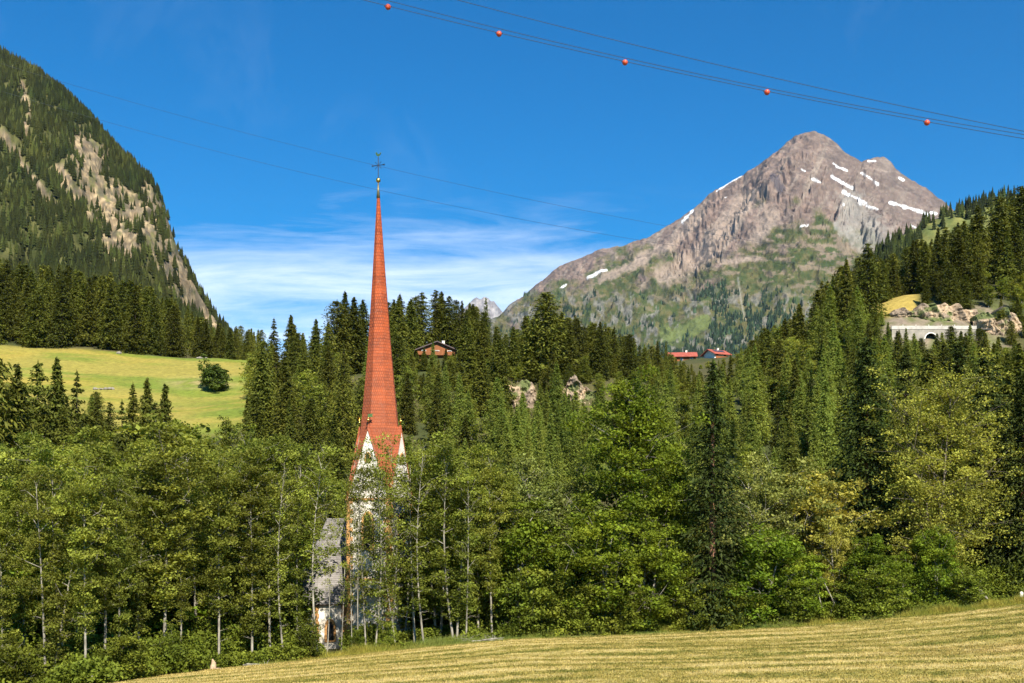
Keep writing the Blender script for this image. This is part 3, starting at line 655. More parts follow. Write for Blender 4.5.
al(1052, 14, 330, 2, 'dark spruce just beyond the picture edge at right', kind='spruce_big')
al(905, 25, 352, 0, 'dark spruce seen between the tall left spruce and the golden birch', kind='spruce_big')
# conifers in front of the hill meadow
for px, Y, top, lab in ((18, 150, 366, 'dark spruce with thin top at the left edge below the hill meadow'), (-8, 145, 352, 'dark spruce cut by the left picture edge below the hill meadow'), (38, 175, 362, 'grey-green larch-like conifer left of the pointed dark spruce pair'), (57, 172, 358, 'pointed dark spruce, highest against the left end of the hill meadow'), (77, 178, 370, 'pale conifer right of the highest pointed spruce'),
                        (110, 190, 402, 'small conifer whose tip just reaches the hill meadow'), (133, 188, 383, 'left conifer of the clump standing out before the hill meadow'), (147, 185, 378, 'tallest dark spruce of the clump standing out before the hill meadow'), (165, 187, 384, 'right dark spruce of the clump standing out before the hill meadow'), (97, 182, 396, 'dark conifer in the dip left of the meadow clump'), (122, 176, 400, 'dim conifer at the left foot of the meadow clump'), (155, 178, 402, 'shorter spruce at the front of the meadow clump')):
    T_('spruce', px, Y, top, label=lab, w=.74, pi=(px*7) % 9)
for px, Y, top in ((-30, 160, 380), (-20, 185, 372), (8, 200, 390), (28, 160, 400), (45, 165, 405), (64, 160, 410), (85, 165, 412), (105, 165, 425), (0, 170, 410), (135, 165, 425), (20, 180, 385)):
    T_('spruce', px, Y, top, label='dim spruce in the dark stand below the hill meadow', group='dim spruces of the dark stand below the hill meadow')
T_('hillleaf', 170, 172, 432, label='grey-green leafy tree at the foot of the hill meadow', w=1.3)
T_('hillleaf', 228, 200, 425, label='small light leafy tree right at the lower end of the hill meadow', w=.8)
T_('hillleaf', 190, 185, 436, label='low leafy tree poking over the bottom of the hill meadow', w=1.)
# group right of the hill meadow
for px, Y, top, lab in ((262, 212, 352, 'broad dark spruce bounding the hill meadow on the right'), (284, 215, 356, 'dark spruce right of the broad meadow-side spruce'), (247, 214, 398, 'small spruce tucked at the left foot of the broad meadow-side spruce'), (303, 240, 345, 'bushy dark spruce left of the small patch of pasture'), (322, 225, 378, 'spruce below the small patch of pasture left of the red spire'), (338, 232, 385, 'spruce nearest to the left edge of the red spire'), (274, 285, 318, 'narrow spruce on the skyline left of the twin tips'), (291, 282, 315, 'narrow spruce tip on the skyline between two others'), (316, 285, 319, 'narrow spruce tip on the skyline just left of the high clump')):
    T_('spruce', px, Y, top, label=lab)
# skyline clump and ridge behind the church
for px, Y, top in ((345, 300, 291), (354, 296, 297), (337, 292, 300), (363, 304, 300), (400, 312, 294), (411, 306, 299), (422, 318, 292), (436, 322, 290), (449, 320, 296), (462, 318, 301), (473, 310, 304), (484, 305, 312), (394, 322, 300)):
    T_('spruce', px, Y, top, label='tall spruce of the skyline clump behind the red spire', group='tall spruces on the skyline behind the red spire', w=1.15)
T_('spruce', 486, 318, 298, label='thin half-bare spruce before the gap with the distant grey peaks', w=.5)
T_('larch', 433, 282, 340, label='light green conifer right in front of the brown chalet', w=.9)
T_('spruce', 546, 286, 292, label='big dark spruce standing highest above the bare rocks', w=1.35, pi=2)
T_('spruce', 532, 290, 318, label='dark spruce leaning on the left side of the highest ridge spruce', w=1.1)
T_('spruce', 562, 292, 312, label='dark spruce right beside the highest ridge spruce', w=1.2)
T_('spruce', 506, 292, 334, label='brownish thin spruce left of the bare rocks', w=.9)
T_('spruce', 553, 272, 352, label='dark spruce standing between the two bare rock faces', w=1.0)
T_('spruce', 666, 330, 341, label='lone spruce tip beside the left red roof', w=.6)
for i, px in enumerate(range(575, 665, 9)):
    T_('spruce', px+rnd.uniform(-3, 3), 292+rnd.uniform(-8, 20), 322+i*2.6+rnd.uniform(-6, 6), label='spruce in the even row sinking from the ridge to the red roofs', group='spruces descending the ridge toward the red roofs', w=1.1)
# right-hand hill skyline
for px, Y, top, lab in ((868, 300, 243, 'tallest spruce of the right hill, left of the small yellow pasture'), (846, 296, 262, 'spruce beside the tallest one on the right hill'), (833, 300, 276, 'spruce on the left shoulder of the right hill skyline'), (818, 300, 290, 'spruce stepping down the left shoulder of the right hill'), (884, 318, 262, 'spruce behind the small yellow pasture'), (913, 325, 240, 'dark spruce at the right end of the small yellow pasture'), (897, 326, 268, 'shaded spruce right behind the yellow pasture'), (938, 330, 228, 'wide spruce above the rocky cutting'), (958, 335, 222, 'high spruce over the middle of the rocky cutting'), (978, 345, 206, 'high spruce with broad top over the right of the cutting'), (1000, 350, 196, 'high spruce near the right picture edge on the skyline'), (1022, 352, 186, 'highest spruce on the skyline at the right picture edge'), (800, 290, 306, 'spruce on the lower left shoulder of the right hill'), (785, 288, 318, 'small-topped spruce above the larch slope'), (768, 290, 330, 'spruce closing the right side of the village gap'), (752, 292, 340, 'low spruce right beside the village gap')):
    T_('spruce', px, Y, top, label=lab, w=1.15)

for px, top in ((888, 322), (897, 331), (906, 328), (914, 333), (921, 338), (942, 332), (951, 326), (961, 331), (970, 324), (979, 328)):
    T_('spruce' if px % 2 else 'larch', px, 268+(px % 7), top, label='conifer tip standing just in front of the arched roadside wall', group='conifer tips in front of the roadside wall', w=1.3)
for px, top in ((417, 351), (424, 347), (446, 348), (453, 352), (459, 349)):
    T_('spruce', px, 285, top, label='spruce tip in front of the brown chalet', group='spruce tips in front of the brown chalet', w=1.3)

# ------------------------------------------------------------------ woods filled in between
NOGO = [(415, 460, 296, 312), ]
def blocked(x, y, px):
    z = gz(x, y); py = pyof(z, y)
    if -420 < x and px < 252 and 224 < y < 356: return True
    if 860 < px < 922 and 292 < y < 333: return True          # yellow pasture
    if 884 < px < 1000 and 268 < y < 298: return True
    if 884 < px < 922 and 266 < y < 312: return True         # road and cutting
    if 412 < px < 462 and 290 < y < 318: return True          # chalet
    if (503 < px < 541 or 561 < px < 596) and 265 < y < 277: return True         # rock faces
    if 318 < px < 345 and 275 < y < 312: return True          # little pasture
    if 655 < px < 730 and 425 < y < 470: return True          # village
    return False
pts = []
def fill(pxa, pxb, ya, yb, sp, n, kinds, hr, w=1.0):
    for _ in range(n):
        y = rnd.uniform(ya, yb); px = rnd.uniform(pxa, pxb); x = (px-CX)/F*y
        if blocked(x, y, px): continue
        if -27 < x < -9 and 108 < y < 150: continue
        if any((x-a)**2+(y-b)**2 < sp*sp for a, b in pts): continue
        if any((x-t['x'])**2+(y-t['y'])**2 < (sp*.62)**2 for t in TREES): continue
        pts.append((x, y)); k = rnd.choices([a for a, _ in kinds], [b for _, b in kinds])[0]
        T_(k, px, y, H=rnd.uniform(*hr)*(.62 if k == 'hillleaf' else 1), w=w)
SP, LA, HL = 'spruce', 'larch', 'hillleaf'
fill(497, 606, 206, 264, 4.6, 500, [(LA, 1)], (11, 15), 1.15)
fill(-60, 215, 357, 372, 6.5, 700, [(SP, 1)], (17, 23), 1.1)
fill(-60, 215, 372, 460, 7.5, 1200, [(SP, 9), (LA, 1)], (20, 27), 1.1)
fill(200, 262, 357, 430, 6, 300, [(SP, 1)], (11, 15))
fill(250, 345, 200, 300, 6.5, 700, [(SP, 6), (LA, 2), (HL, 2)], (12, 17))
fill(385, 500, 262, 345, 6.5, 900, [(SP, 1)], (14, 19), 1.1)
fill(500, 700, 282, 345, 6.5, 900, [(SP, 9), (LA, 1)], (13, 18), 1.1)
fill(640, 760, 300, 440, 8, 500, [(SP, 5), (HL, 3), (LA, 2)], (8, 12))
fill(345, 500, 200, 262, 6.3, 900, [(SP, 5), (LA, 5), (HL, 2)], (13, 17))
fill(500, 760, 200, 264, 6.2, 1200, [(LA, 9), (SP, 2), (HL, 2)], (13, 18))
fill(345, 760, 152, 200, 6.2, 1200, [(LA, 4), (HL, 6), (SP, 2)], (11, 16))
fill(740, 900, 215, 300, 6.2, 1000, [(LA, 9), (SP, 3), (HL, 2)], (13, 18), 1.05)
fill(740, 900, 150, 215, 6.2, 900, [(LA, 6), (SP, 2), (HL, 3)], (13, 18))
fill(870, 1090, 208, 266, 6.2, 900, [(SP, 5), (LA, 6)], (13, 17), 1.1)
fill(870, 1090, 150, 208, 6.2, 800, [(SP, 8), (LA, 2)], (16, 22), 1.15)
fill(820, 1090, 312, 420, 7.5, 900, [(SP, 1)], (15, 21), 1.2)
fill(740, 850, 300, 350, 7, 300, [(SP, 1)], (14, 18), 1.15)
fill(470, 720, 262, 300, 3.6, 900, [(HL, 5), (SP, 3)], (5, 8), 1.3)
fill(400, 470, 262, 300, 3.6, 400, [(HL, 3), (SP, 3)], (5, 8), 1.2)
fill(640, 740, 300, 440, 5, 500, [(HL, 5), (SP, 4)], (6, 9), 1.2)
fill(760, 900, 262, 300, 4.2, 700, [(LA, 5), (HL, 3), (SP, 4)], (7, 13), 1.2)
fill(296, 352, 150, 215, 4.2, 250, [(HL, 3), (SP, 3)], (10, 15), 1.1)
fill(-60, 345, 152, 226, 6.5, 1200, [(HL, 6), (SP, 4), (LA, 3)], (9, 13))
fill(925, 1060, 299, 314, 4.5, 700, [(SP, 3), (HL, 2)], (7, 13), 1.2)
fill(984, 1070, 262, 288, 4.5, 500, [(SP, 3), (HL, 2)], (5, 9), 1.2)
fill(984, 1070, 286, 300, 4.5, 500, [(SP, 3), (HL, 2)], (5, 9), 1.2)
fill(858, 925, 262, 282, 4.5, 500, [(SP, 2), (HL, 3), (LA, 3)], (5, 10), 1.2)

# ------------------------------------------------------------------ cull what nothing shows of, then link
TREES.sort(key=lambda t: t['y'])
cov = np.zeros((360, 560), np.uint8)      # 2 px cells
def foot(t):
    pr = PR[t['k']][t['i']]; s = F/t['y']/2; hw = pr.width*.5*t['w']*t['H']/pr.H*s*.8
    cx = (pxof(t['x'], t['y'])+40)/2; yb = pyof(t['z'], t['y'])/2; yt = pyof(t['z']+t['H'], t['y'])/2
    return cx, hw, yt, yb
keep = []
for t in TREES:
    cx, hw, yt, yb = foot(t); con = t['k'] in ('spruce', 'larch', 'spruce_big'); vis = 0; tot = 0; cells = []
    for r in range(int(max(0, yt)), int(min(359, yb))+1):
        q = (r-yt)/(yb-yt+1e-6); w = hw*(q if con else 1)*.9
        a, b = int(max(0, cx-w)), int(min(559, cx+w))
        if b < a: continue
        seg = cov[r, a:b+1]; vis += int((seg == 0).sum()); tot += b-a+1; cells.append((r, a, b, q))
    t['vis'] = vis*4
    # slack: things hidden by a thin front row still show through its gaps
    if vis*4 < 14 and not t['label']: continue
    keep.append(t)
    if t['k'] in ('slim',): continue
    if t['k'] == 'alder' or (t['y'] < 150 and not con):
        cells = [c for c in cells if c[3] < .45] if t['k'] == 'alder' else cells
    if t['k'] == 'alder': continue
    for r, a, b, q in cells:
        k = int((b-a)*.12); cov[r, a+k:b+1-k] = 1
TREES = keep
def where(t):
    px = pxof(t['x'], t['y']); y = t['y']
    if px < 252 and y > 350: return 'dark forest along the top of the hill meadow'
    if px < 345 and y < 226: return 'mixed trees below the hill meadow'
    if px < 345: return 'spruce wood between hill meadow and red spire'
    if px < 500 and y > 262: return 'spruce wood on the knoll behind the red spire'
    if px < 700 and y > 280: return 'ridge wood above the bare rocks'
    if px < 745 and y > 290: return 'mixed trees of the gap below the red roofs'
    if px < 500: return 'wooded slope right of the red spire'
    if px < 745: return 'light slope below the bare rocks'
    if y > 300: return 'dark wood on top of the right hill'
    if px < 890: return 'larch slope left of the road wall'
    return 'dark wood below the road wall'
KN = {'spruce': ('spruce_tree', 'spruce', 'dark green spruce'), 'spruce_big': ('spruce_tree', 'spruce', ''), 'larch': ('larch_tree', 'larch', 'light green soft larch'), 'alder': ('alder_tree', 'alder', 'alder'), 'slim': ('alder_tree', 'alder', 'thin alder'),
      'ash': ('broadleaf_tree', 'tree', 'leafy tree'), 'bushy': ('broadleaf_tree', 'tree', 'leafy tree'), 'willow': ('willow_tree', 'willow', 'willow'), 'hillleaf': ('broadleaf_tree', 'tree', 'round leafy tree'), 'olive': ('birch_tree', 'birch', 'golden birch')}
cons = sorted([t for t in TREES if t['k'] in ('spruce', 'spruce_big')], key=lambda t: -(t['vis']+(1e6 if t['label'] else 0)))
rest = set(id(t) for t in cons[296:])
print('trees', len(TREES), {k: sum(1 for t in TREES if t['k'] == k) for k in KN}, 'rest', len(rest))
n_ind = 0
for t in TREES:
    if id(t) in rest: continue
    pr = PR[t['k']][t['i']]; nm, cat, word = KN[t['k']]; s = t['H']/pr.H; sw = s*t['w']
    if t['k'] == 'hillleaf': sw = s*t['w']*1.0
    wh = where(t)
    lab = t['label'] or word+' in the '+wh
    grp = t['group'] or (None if t['label'] else word+' trees of the '+wh)
    e_ = empty(nm, (t['x'], t['y'], t['z']), t['rz'], lab, cat, grp); e_.scale = (sw, sw, s)
    link('trunk', pr.trunk, e_); link('crown', pr.crown, e_)
# spruces beyond three hundred: one mass, built from the same meshes thinned out
if rest:
    V = []; Fc = []; C = []; n = 0
    for t in TREES:
        if id(t) not in rest: continue
        pr = PR[t['k']][t['i']]; s = t['H']/pr.H; sw = s*t['w']; ca, sa = math.cos(t['rz']), math.sin(t['rz'])
        sel = np.arange(len(pr.f))[::2]; v = pr.v.reshape(-1, 4, 3)[sel].copy(); cen = v.mean(1, keepdims=True); v = cen+(v-cen)*1.35; v = v.reshape(-1, 3)
        x = v[:, 0]*sw; y = v[:, 1]*sw; v = np.stack([x*ca-y*sa+t['x'], x*sa+y*ca+t['y'], v[:, 2]*s+t['z']], 1)
        V.append(v); C.append(np.repeat(pr.c.reshape(-1, 4, 3)[sel, 0], 4, 0)); Fc.append(np.arange(len(v)).reshape(-1, 4)+n); n += len(v)
    tag(link('spruce_forest', np_mesh('spruce_forest', np.concatenate(V), [np.concatenate(Fc)], M['spruce'], np.concatenate(C))), kind='stuff')

# ------------------------------------------------------------------ far woods (nobody could count them)
def mini(kind=0):
    v = []; f = []; R = np.random.RandomState(kind+5)
    for i in range(5):
        z0 = .05+.17*i; r = .19*(1-i/5.3); k = 7; b = len(v)
        v.append((0, 0, min(1, z0+.34)))
        for j in range(k*2):
            a = 3.14159*j/k+i; rr = r*(1 if j % 2 == 0 else .55)*(.8+.4*R.rand()); v.append((rr*math.cos(a), rr*math.sin(a), z0+(0 if j % 2 == 0 else .06)))
        for j in range(k*2): f.append((b, b+1+j, b+1+(j+1) % (2*k)))
    return np.array(v), np.array(f)
MV, MF = zip(*[mini(i) for i in range(5)])
TV = np.array([(0, 0, 1), (.2, 0, 0), (-.1, .17, 0), (-.1, -.17, 0), (.0, .12, .4), (.1, -.1, .35)]); TF = np.array([(0, 1, 2), (0, 2, 3), (0, 3, 1), (0, 4, 5)])
def wood(name, X, Y, Z, P, dens, n, hr, mat, small=False, seed=1, sink=.08):
    R = np.random.RandomState(seed); nr, nc = X.shape; V = []; Fc = []; C = []; k = 0
    Q = HY-F*Z/Y; D = dens(P, Q, X, Y, Z); D = D/D.max()
    cellw = D*1.0; flat = cellw.ravel()/cellw.sum(); idx = R.choice(nr*nc, n, p=flat)
    for i in idx:
        r, c = divmod(i, nc); r2 = min(r+1, nr-1); c2 = min(c+1, nc-1); a, b = R.rand(2)
        p = np.array([X[r, c]*(1-b)+X[r, c2]*b, Y[r, c]*(1-a)+Y[r2, c]*a, Z[r, c]*(1-a)*(1-b)+Z[r2, c]*a*(1-b)+Z[r, c2]*(1-a)*b+Z[r2, c2]*a*b])
        h = R.uniform(*hr); v0, f0 = (TV, TF) if small else (MV[i % 5], MF[i % 5])
        th = R.rand()*6.28; ca, sa = math.cos(th), math.sin(th); q = v0*h*np.array([1.15, 1.15, 1]); q = np.stack([q[:, 0]*ca-q[:, 1]*sa, q[:, 0]*sa+q[:, 1]*ca, q[:, 2]-sink*h], 1)+p
        V.append(q); Fc.append(f0+k); k += len(v0); t = R.uniform(.45, 1.0) if R.rand() < .75 else R.uniform(1.0, 1.9); C.append(np.full((len(v0), 3), t)*np.array([1+.15*R.rand(), 1, 1]))
    return tag(link(name, np_mesh(name, np.concatenate(V), [np.concatenate(Fc)], mat, np.concatenate(C))), kind='stuff')
M['farwood'] = leaf_mat('far_needles', (.018, .029, .007), (.040, .050, .011), .05, .8, .01, 0)
def dL(P, Q, X, Y, Z):
    r = rock_left(P+0*Q, Q); g = fbm(P*.05+5, Q*.05, 4)
    d = np.clip(1-r*1.0, .0, 1)+.07*sstep(.5, .6, fbm(P*.13, Q*.13+3, 4))*r+.012*sstep(.18, .36, g+.12)
    return d*(P > -150)*(Q < 365)*((Y/900)**1.2)
wood('forest', XL, YL, ZL, PXL[None, :]+0*XL, dL, 24000, (5, 17), M['farwood'], seed=2)
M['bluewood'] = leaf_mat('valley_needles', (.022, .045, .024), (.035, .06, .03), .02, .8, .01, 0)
def dF(P, Q, X, Y, Z):
    m_ = fbm(P*.09+4, Q*.12, 4)
    d = sstep(338, 352, Q+(m_-.5)*22-(740-P)*.10)*(P > 600)
    core = seg_mask(P, Q, [(722, 312), (745, 330), (770, 318)], 20, .6)*(P > 700)
    col_ = seg_mask(P, Q, [(708, 295), (722, 312)], 7, .6)
    d = np.maximum(d, np.maximum(core, col_)*sstep(.40, .52, fbm(P*.14, Q*.10+9, 4)))
    sc_ = sstep(.55, .66, fbm(P*.11+50, Q*.14, 4))*sstep(285, 300, Q)*.22
    streak = seg_mask(P, Q, [(738, 278), (741, 300), (745, 325)], 1.6, .4); clear = seg_mask(P, Q, [(672, 336), (690, 329), (702, 322)], 7, .4)
    return np.clip(np.maximum(d, sc_), 0, 1)*(1-.9*np.clip(streak, 0, 1))*(1-np.clip(clear, 0, 1))+1e-6
wood('distant_forest', XF, YF, ZF, PXF[None, :]+0*XF, dF, 13000, (14, 27), M['bluewood'], small=True, seed=3)
def dR(P, Q, X, Y, Z):
    g = fbm(P*.08, Q*.1, 4); band = seg_mask(P, Q, [(850, 300), (868, 285), (885, 262), (905, 246)], 14, .5)
    top = seg_mask(P, Q, [(905, 236), (940, 219), (985, 206), (1030, 196)], 4, .5)
    return np.clip(np.maximum(band, np.maximum(top*.6, sstep(.52, .64, g)*.5)), 0, 1)+1e-5
wood('hillside_forest', XR, YR, ZR, PXR[None, :]+0*XR, dR, 1700, (9, 17), M['farwood'], seed=4)
# ------------------------------------------------------------------ church materials
M['plaster'] = simple_mat('whitewashed_plaster', (.78, .74, .66), (.62, .56, .47), .7, .85, .25, 14)
M['stone'] = simple_mat('ochre_sandstone', (.62, .34, .13), (.46, .24, .09), 1.2, .85, .4, 8)
M['dark'] = simple_mat('dark_opening', (.012, .011, .010), (.02, .018, .015), 2, .9)
M['gold'] = simple_mat('gilded_copper', (.90, .60, .16), (.80, .48, .10), 3, .28, metal=1.0)
M['iron'] = simple_mat('wrought_iron', (.03, .035, .045), (.05, .05, .06), 5, .5, metal=.6)
M['copper'] = simple_mat('weathered_copper', (.24, .22, .12), (.12, .09, .06), 4, .5, metal=.5)
def shingles(name, c1, c2, row, wid, bump=.8, fade=False):
    m, nt, out = newmat(name); co = objco(nt); s = nt.nodes.new('ShaderNodeSeparateXYZ'); L(nt, co, s.inputs[0])
    ang = math_(nt, 'ADD', s.outputs[0], math_(nt, 'MULTIPLY', s.outputs[1], .8))
    cb = nt.nodes.new('ShaderNodeCombineXYZ'); L(nt, ang, cb.inputs[0]); L(nt, s.outputs[2], cb.inputs[1])
    b = nt.nodes.new('ShaderNodeTexBrick'); L(nt, cb.outputs[0], b.inputs['Vector'])
    b.inputs['Scale'].default_value = 1; b.inputs['Brick Width'].default_value = wid; b.inputs['Row Height'].default_value = row
    b.inputs['Mortar Size'].default_value = row*.11; b.inputs['Mortar Smooth'].default_value = .3; b.inputs['Bias'].default_value = 0
    b.inputs['Color1'].default_value = (*c1, 1); b.inputs['Color2'].default_value = (*c2, 1); b.inputs['Mortar'].default_value = (*[x*.38 for x in c2], 1)
    n = noise(nt, .55, 6, .65, mapping(nt, co, (1, 1, 1.6)))
    rows = noise(nt, 1.0, 2, .5, mapping(nt, co, (.15, .15, 2.3)))
    c = mix(nt, maprange(nt, n, .3, .7, 0, .7), b.outputs['Color'], tuple(min(1, x*1.35) for x in c1))
    c = mix(nt, maprange(nt, rows, .45, .68, 0, .5), c, tuple(x*.62 for x in c2))
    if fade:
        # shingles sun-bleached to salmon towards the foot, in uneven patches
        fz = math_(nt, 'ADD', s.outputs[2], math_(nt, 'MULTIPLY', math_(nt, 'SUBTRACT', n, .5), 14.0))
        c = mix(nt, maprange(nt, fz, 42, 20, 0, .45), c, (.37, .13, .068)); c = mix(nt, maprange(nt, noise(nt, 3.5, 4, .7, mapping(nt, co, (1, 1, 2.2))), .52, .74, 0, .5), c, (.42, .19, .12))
    p = N(nt, 'ShaderNodeBsdfPrincipled', Roughness=.75); L(nt, c, p.inputs['Base Color']); p.inputs['Specular IOR Level'].default_value = .3
    bm_ = N(nt, 'ShaderNodeBump', Strength=bump); bm_.inputs['Distance'].default_value = .05
    L(nt, math_(nt, 'SUBTRACT', 1.0, b.outputs['Fac']), bm_.inputs['Height']); L(nt, bm_.outputs[0], p.inputs['Normal'])
    L(nt, p.outputs[0], out.inputs[0]); return m
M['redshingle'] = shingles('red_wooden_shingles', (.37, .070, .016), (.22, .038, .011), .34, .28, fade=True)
M['greyshingle'] = shingles('grey_wooden_shingles', (.27, .25, .24), (.17, .155, .15), .22, .2)

# ------------------------------------------------------------------ tower
tz = -14.9
tw = empty('church_tower', (-15.03, 125, tz), math.radians(-22.2), 'slender white church tower with ochre corner stones and very tall red shingled spire', 'church tower')
a = 2.71; ez = 17.35; gp = 25.5; top = 53.15
m = MB(); m.box((0, 0, (ez-2)/2), (2*a, 2*a, ez+2)); m.build('wall', M['plaster'], tw)
for sx in (-1, 1):
    for sy in (-1, 1):
        m = MB(); z = -.5; i = 0
        while z < ez-.4:
            h = .52; w1, w2 = (.78, .46) if i % 2 else (.46, .78)
            m.box((sx*(a-w1/2+.035), sy*(a-w2/2+.035), z+h/2), (w1, w2, h-.02)); z += h; i += 1
        m.build('corner_stones', M['stone'], tw)
m = MB()
for z in (8.3, ez-.12):
    m.box((0, 0, z), (2*a+.24, 2*a+.24, .22))
m.build('string_course', M['stone'], tw)
def arch_pts(w, h, spring, n=7, pointed=True):
    """outline of a (pointed) arched opening, base at 0"""
    p = [(-w/2, 0), (w/2, 0), (w/2, spring)]
    rise = h-spring
    for i in range(1, n):
        t = i/n; p.append((w/2*(1-t**1.55), spring+rise*math.sin(t*math.pi/2)**(1.0)))
    p.append((0, h))
    for i in range(n-1, 0, -1):
        t = i/n; p.append((-w/2*(1-t**1.55), spring+rise*math.sin(t*math.pi/2)))
    p.append((-w/2, spring)); return p
def window(parent, c, ang, w, h, spring, fw, frame, pane, name='window', louvre=False):
    """pointed window on a wall whose outward normal is ang from local -Y; frame stands proud, dark pane inside"""
    ca, sa = math.cos(ang), math.sin(ang)
    def P3(x, z, d): return (c[0]+x*ca+d*sa, c[1]+x*sa-d*ca, c[2]+z)
    inn = arch_pts(w, h, spring); out_ = [(x*(1+2*fw/w), z*(1+1.3*fw/h) if z > 0 else -fw*.6) for x, z in inn]
    n = len(inn); mb = MB()
    for i in range(n):
        j = (i+1) % n
        q = [P3(*out_[i], -.05), P3(*out_[j], -.05), P3(*inn[j], -.05), P3(*inn[i], -.05)]
        off = (sa*.17, -ca*.17, 0); mb.prism(q, off)
    f = mb.build(name, frame, parent)
    mb = MB(); mb.prism([P3(x, z, -.04) for x, z in inn], (sa*.06, -ca*.06, 0)); mb.build('pane', pane, f)
    mb = MB()
    if louvre:
        z = .15
        while z < h-.2:
            ww = w*.9 if z < spring else w*.9*max(.1, 1-((z-spring)/(h-spring))**1.3); mb.prism([P3(-ww/2, z, .02), P3(ww/2, z, .02), P3(ww/2, z+.05, .08), P3(-ww/2, z+.05, .08)], (0, 0, .03)); z += .22
    else:
        mb.prism([P3(-.03, .05, .02), P3(.03, .05, .02), P3(.03, h*.93, .02), P3(-.03, h*.93, .02)], (sa*.04, -ca*.04, 0))
        for z in (h*.28, h*.55): mb.prism([P3(-w*.45, z, .022), P3(w*.45, z, .022), P3(w*.45, z+.04, .022), P3(-w*.45, z+.04, .022)], (sa*.03, -ca*.03, 0))
    mb.build('louvres' if louvre else 'glazing_bar', M['iron'], f)
    return f
for k in range(4):
    an = k*math.pi/2; nx_, ny_ = math.sin(an), -math.cos(an)
    window(tw, (nx_*a, ny_*a, 11.7), an, 1.15, 3.9, 2.9, .2, M['stone'], M['dark'], 'belfry_window', True)
    # white gable with stone edge, small opening
    ca, sa = math.cos(an), math.sin(an)
    def G(x, d, z): return (x*ca+d*sa, x*sa-d*ca, z)
    g = MB(); g.prism([G(-a+.05, a-.12, ez), G(a-.05, a-.12, ez), G(0, a-.12, gp-.15)], (sa*.16, -ca*.16, 0)); gm_o = g.build('gable', M['plaster'], tw)
    r = MB()
    for sg in (-1, 1):
        r.prism([G(sg*(a+.08), a-.1, ez-.1), G(sg*(a-.12), a-.1, ez-.1), G(-sg*.0, a-.1, gp-.5), G(0, a-.2, gp+.12)], (sa*.22, -ca*.22, 0))
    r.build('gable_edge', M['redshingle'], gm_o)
    window(gm_o, G(0, a+.03, gp-4.1), an, .5, .95, .6, .1, M['stone'], M['dark'], 'gable_opening')
    # gable roof running into the spire
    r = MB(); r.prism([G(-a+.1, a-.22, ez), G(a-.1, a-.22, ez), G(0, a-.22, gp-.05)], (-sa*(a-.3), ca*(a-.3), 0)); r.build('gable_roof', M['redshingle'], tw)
    v = MB(); v.tube([G(0, a-.05, gp), G(0, a-.05, gp+1.25)], .035, 6); v.sphere(G(0, a-.05, gp+.55), .17, 10, 7)
    fin = v.build('finial', M['gold'], tw, True)
    v = MB(); v.prism([G(-.05, a-.05, gp+.85), G(.62, a-.05, gp+.9), G(.5, a-.05, gp+1.08), G(.64, a-.05, gp+1.25), G(-.05, a-.05, gp+1.22)], (sa*.03, -ca*.03, 0)); v.build('vane', M['gold'], fin)
# spire: eight faces, edges over the gables and over the corners, slightly flared foot
rings = [(ez-.05, None), (21.5, None), (gp, 2.22), (29.6, 1.82), (35.3, 1.31), (42.0, .83), (top, .07)]
V = []; Fs = []
for i, (z, r) in enumerate(rings):
    for k in range(8):
        an = k*math.pi/4
        rr = r if r else ((2.35, 3.86)[k % 2] if i == 0 else (2.3, 2.85)[k % 2])
        lean = -.22*max(0, (z-gp)/(top-gp))**1.5
        V.append((rr*math.sin(an)+lean, -rr*math.cos(an), z))
for i in range(len(rings)-1):
    for k in range(8): Fs.append((i*8+k, i*8+(k+1) % 8, i*8+8+(k+1) % 8, i*8+8+k))
Fs.append(tuple(range(8))[::-1]); Fs.append(tuple(range((len(rings)-1)*8, len(rings)*8)))
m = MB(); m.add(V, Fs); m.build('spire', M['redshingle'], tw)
lx = -.22
m = MB(); m.tube([(lx, 0, top-1.6), (lx, 0, top+.25)], [.22, .06], 8); m.build('spire_tip', M['copper'], tw, True); m = MB(); m.sphere((lx, 0, top+.45), .27, 12, 8); tip = m.build('spire_ball', M['gold'], tw, True)
m = MB(); zc = top+2.15
m.tube([(lx, 0, top+.6), (lx, 0, top+3.1)], .045, 6); m.tube([(lx-.72, 0, zc), (lx+.72, 0, zc)], .045, 6)
for sx, sz in ((-.74, 0), (.74, 0)): m.sphere((lx+sx, 0, zc+sz), .10, 8, 6)
for sx in (-1, 1):
    for sz in (-1, 1): m.tube([(lx+sx*.08, 0, zc+sz*.08), (lx+sx*.36, 0, zc+sz*.36)], .025, 5); m.sphere((lx+sx*.36, 0, zc+sz*.36), .05, 6, 5)
m.build('cross', M['iron'], tw)
m = MB(); zb = top+3.15
body = [(-.30, .18), (-.22, .02), (-.05, -.08), (.12, -.06), (.26, .08), (.38, .30), (.30, .34), (.20, .22), (.05, .18), (-.08, .22), (-.16, .38), (-.24, .44), (-.30, .36), (-.38, .32), (-.31, .28)]
m.prism([(lx+x, -.03, zb+z+.1) for x, z in body], (0, .06, 0)); m.build('rooster_vane', M['gold'], tw)

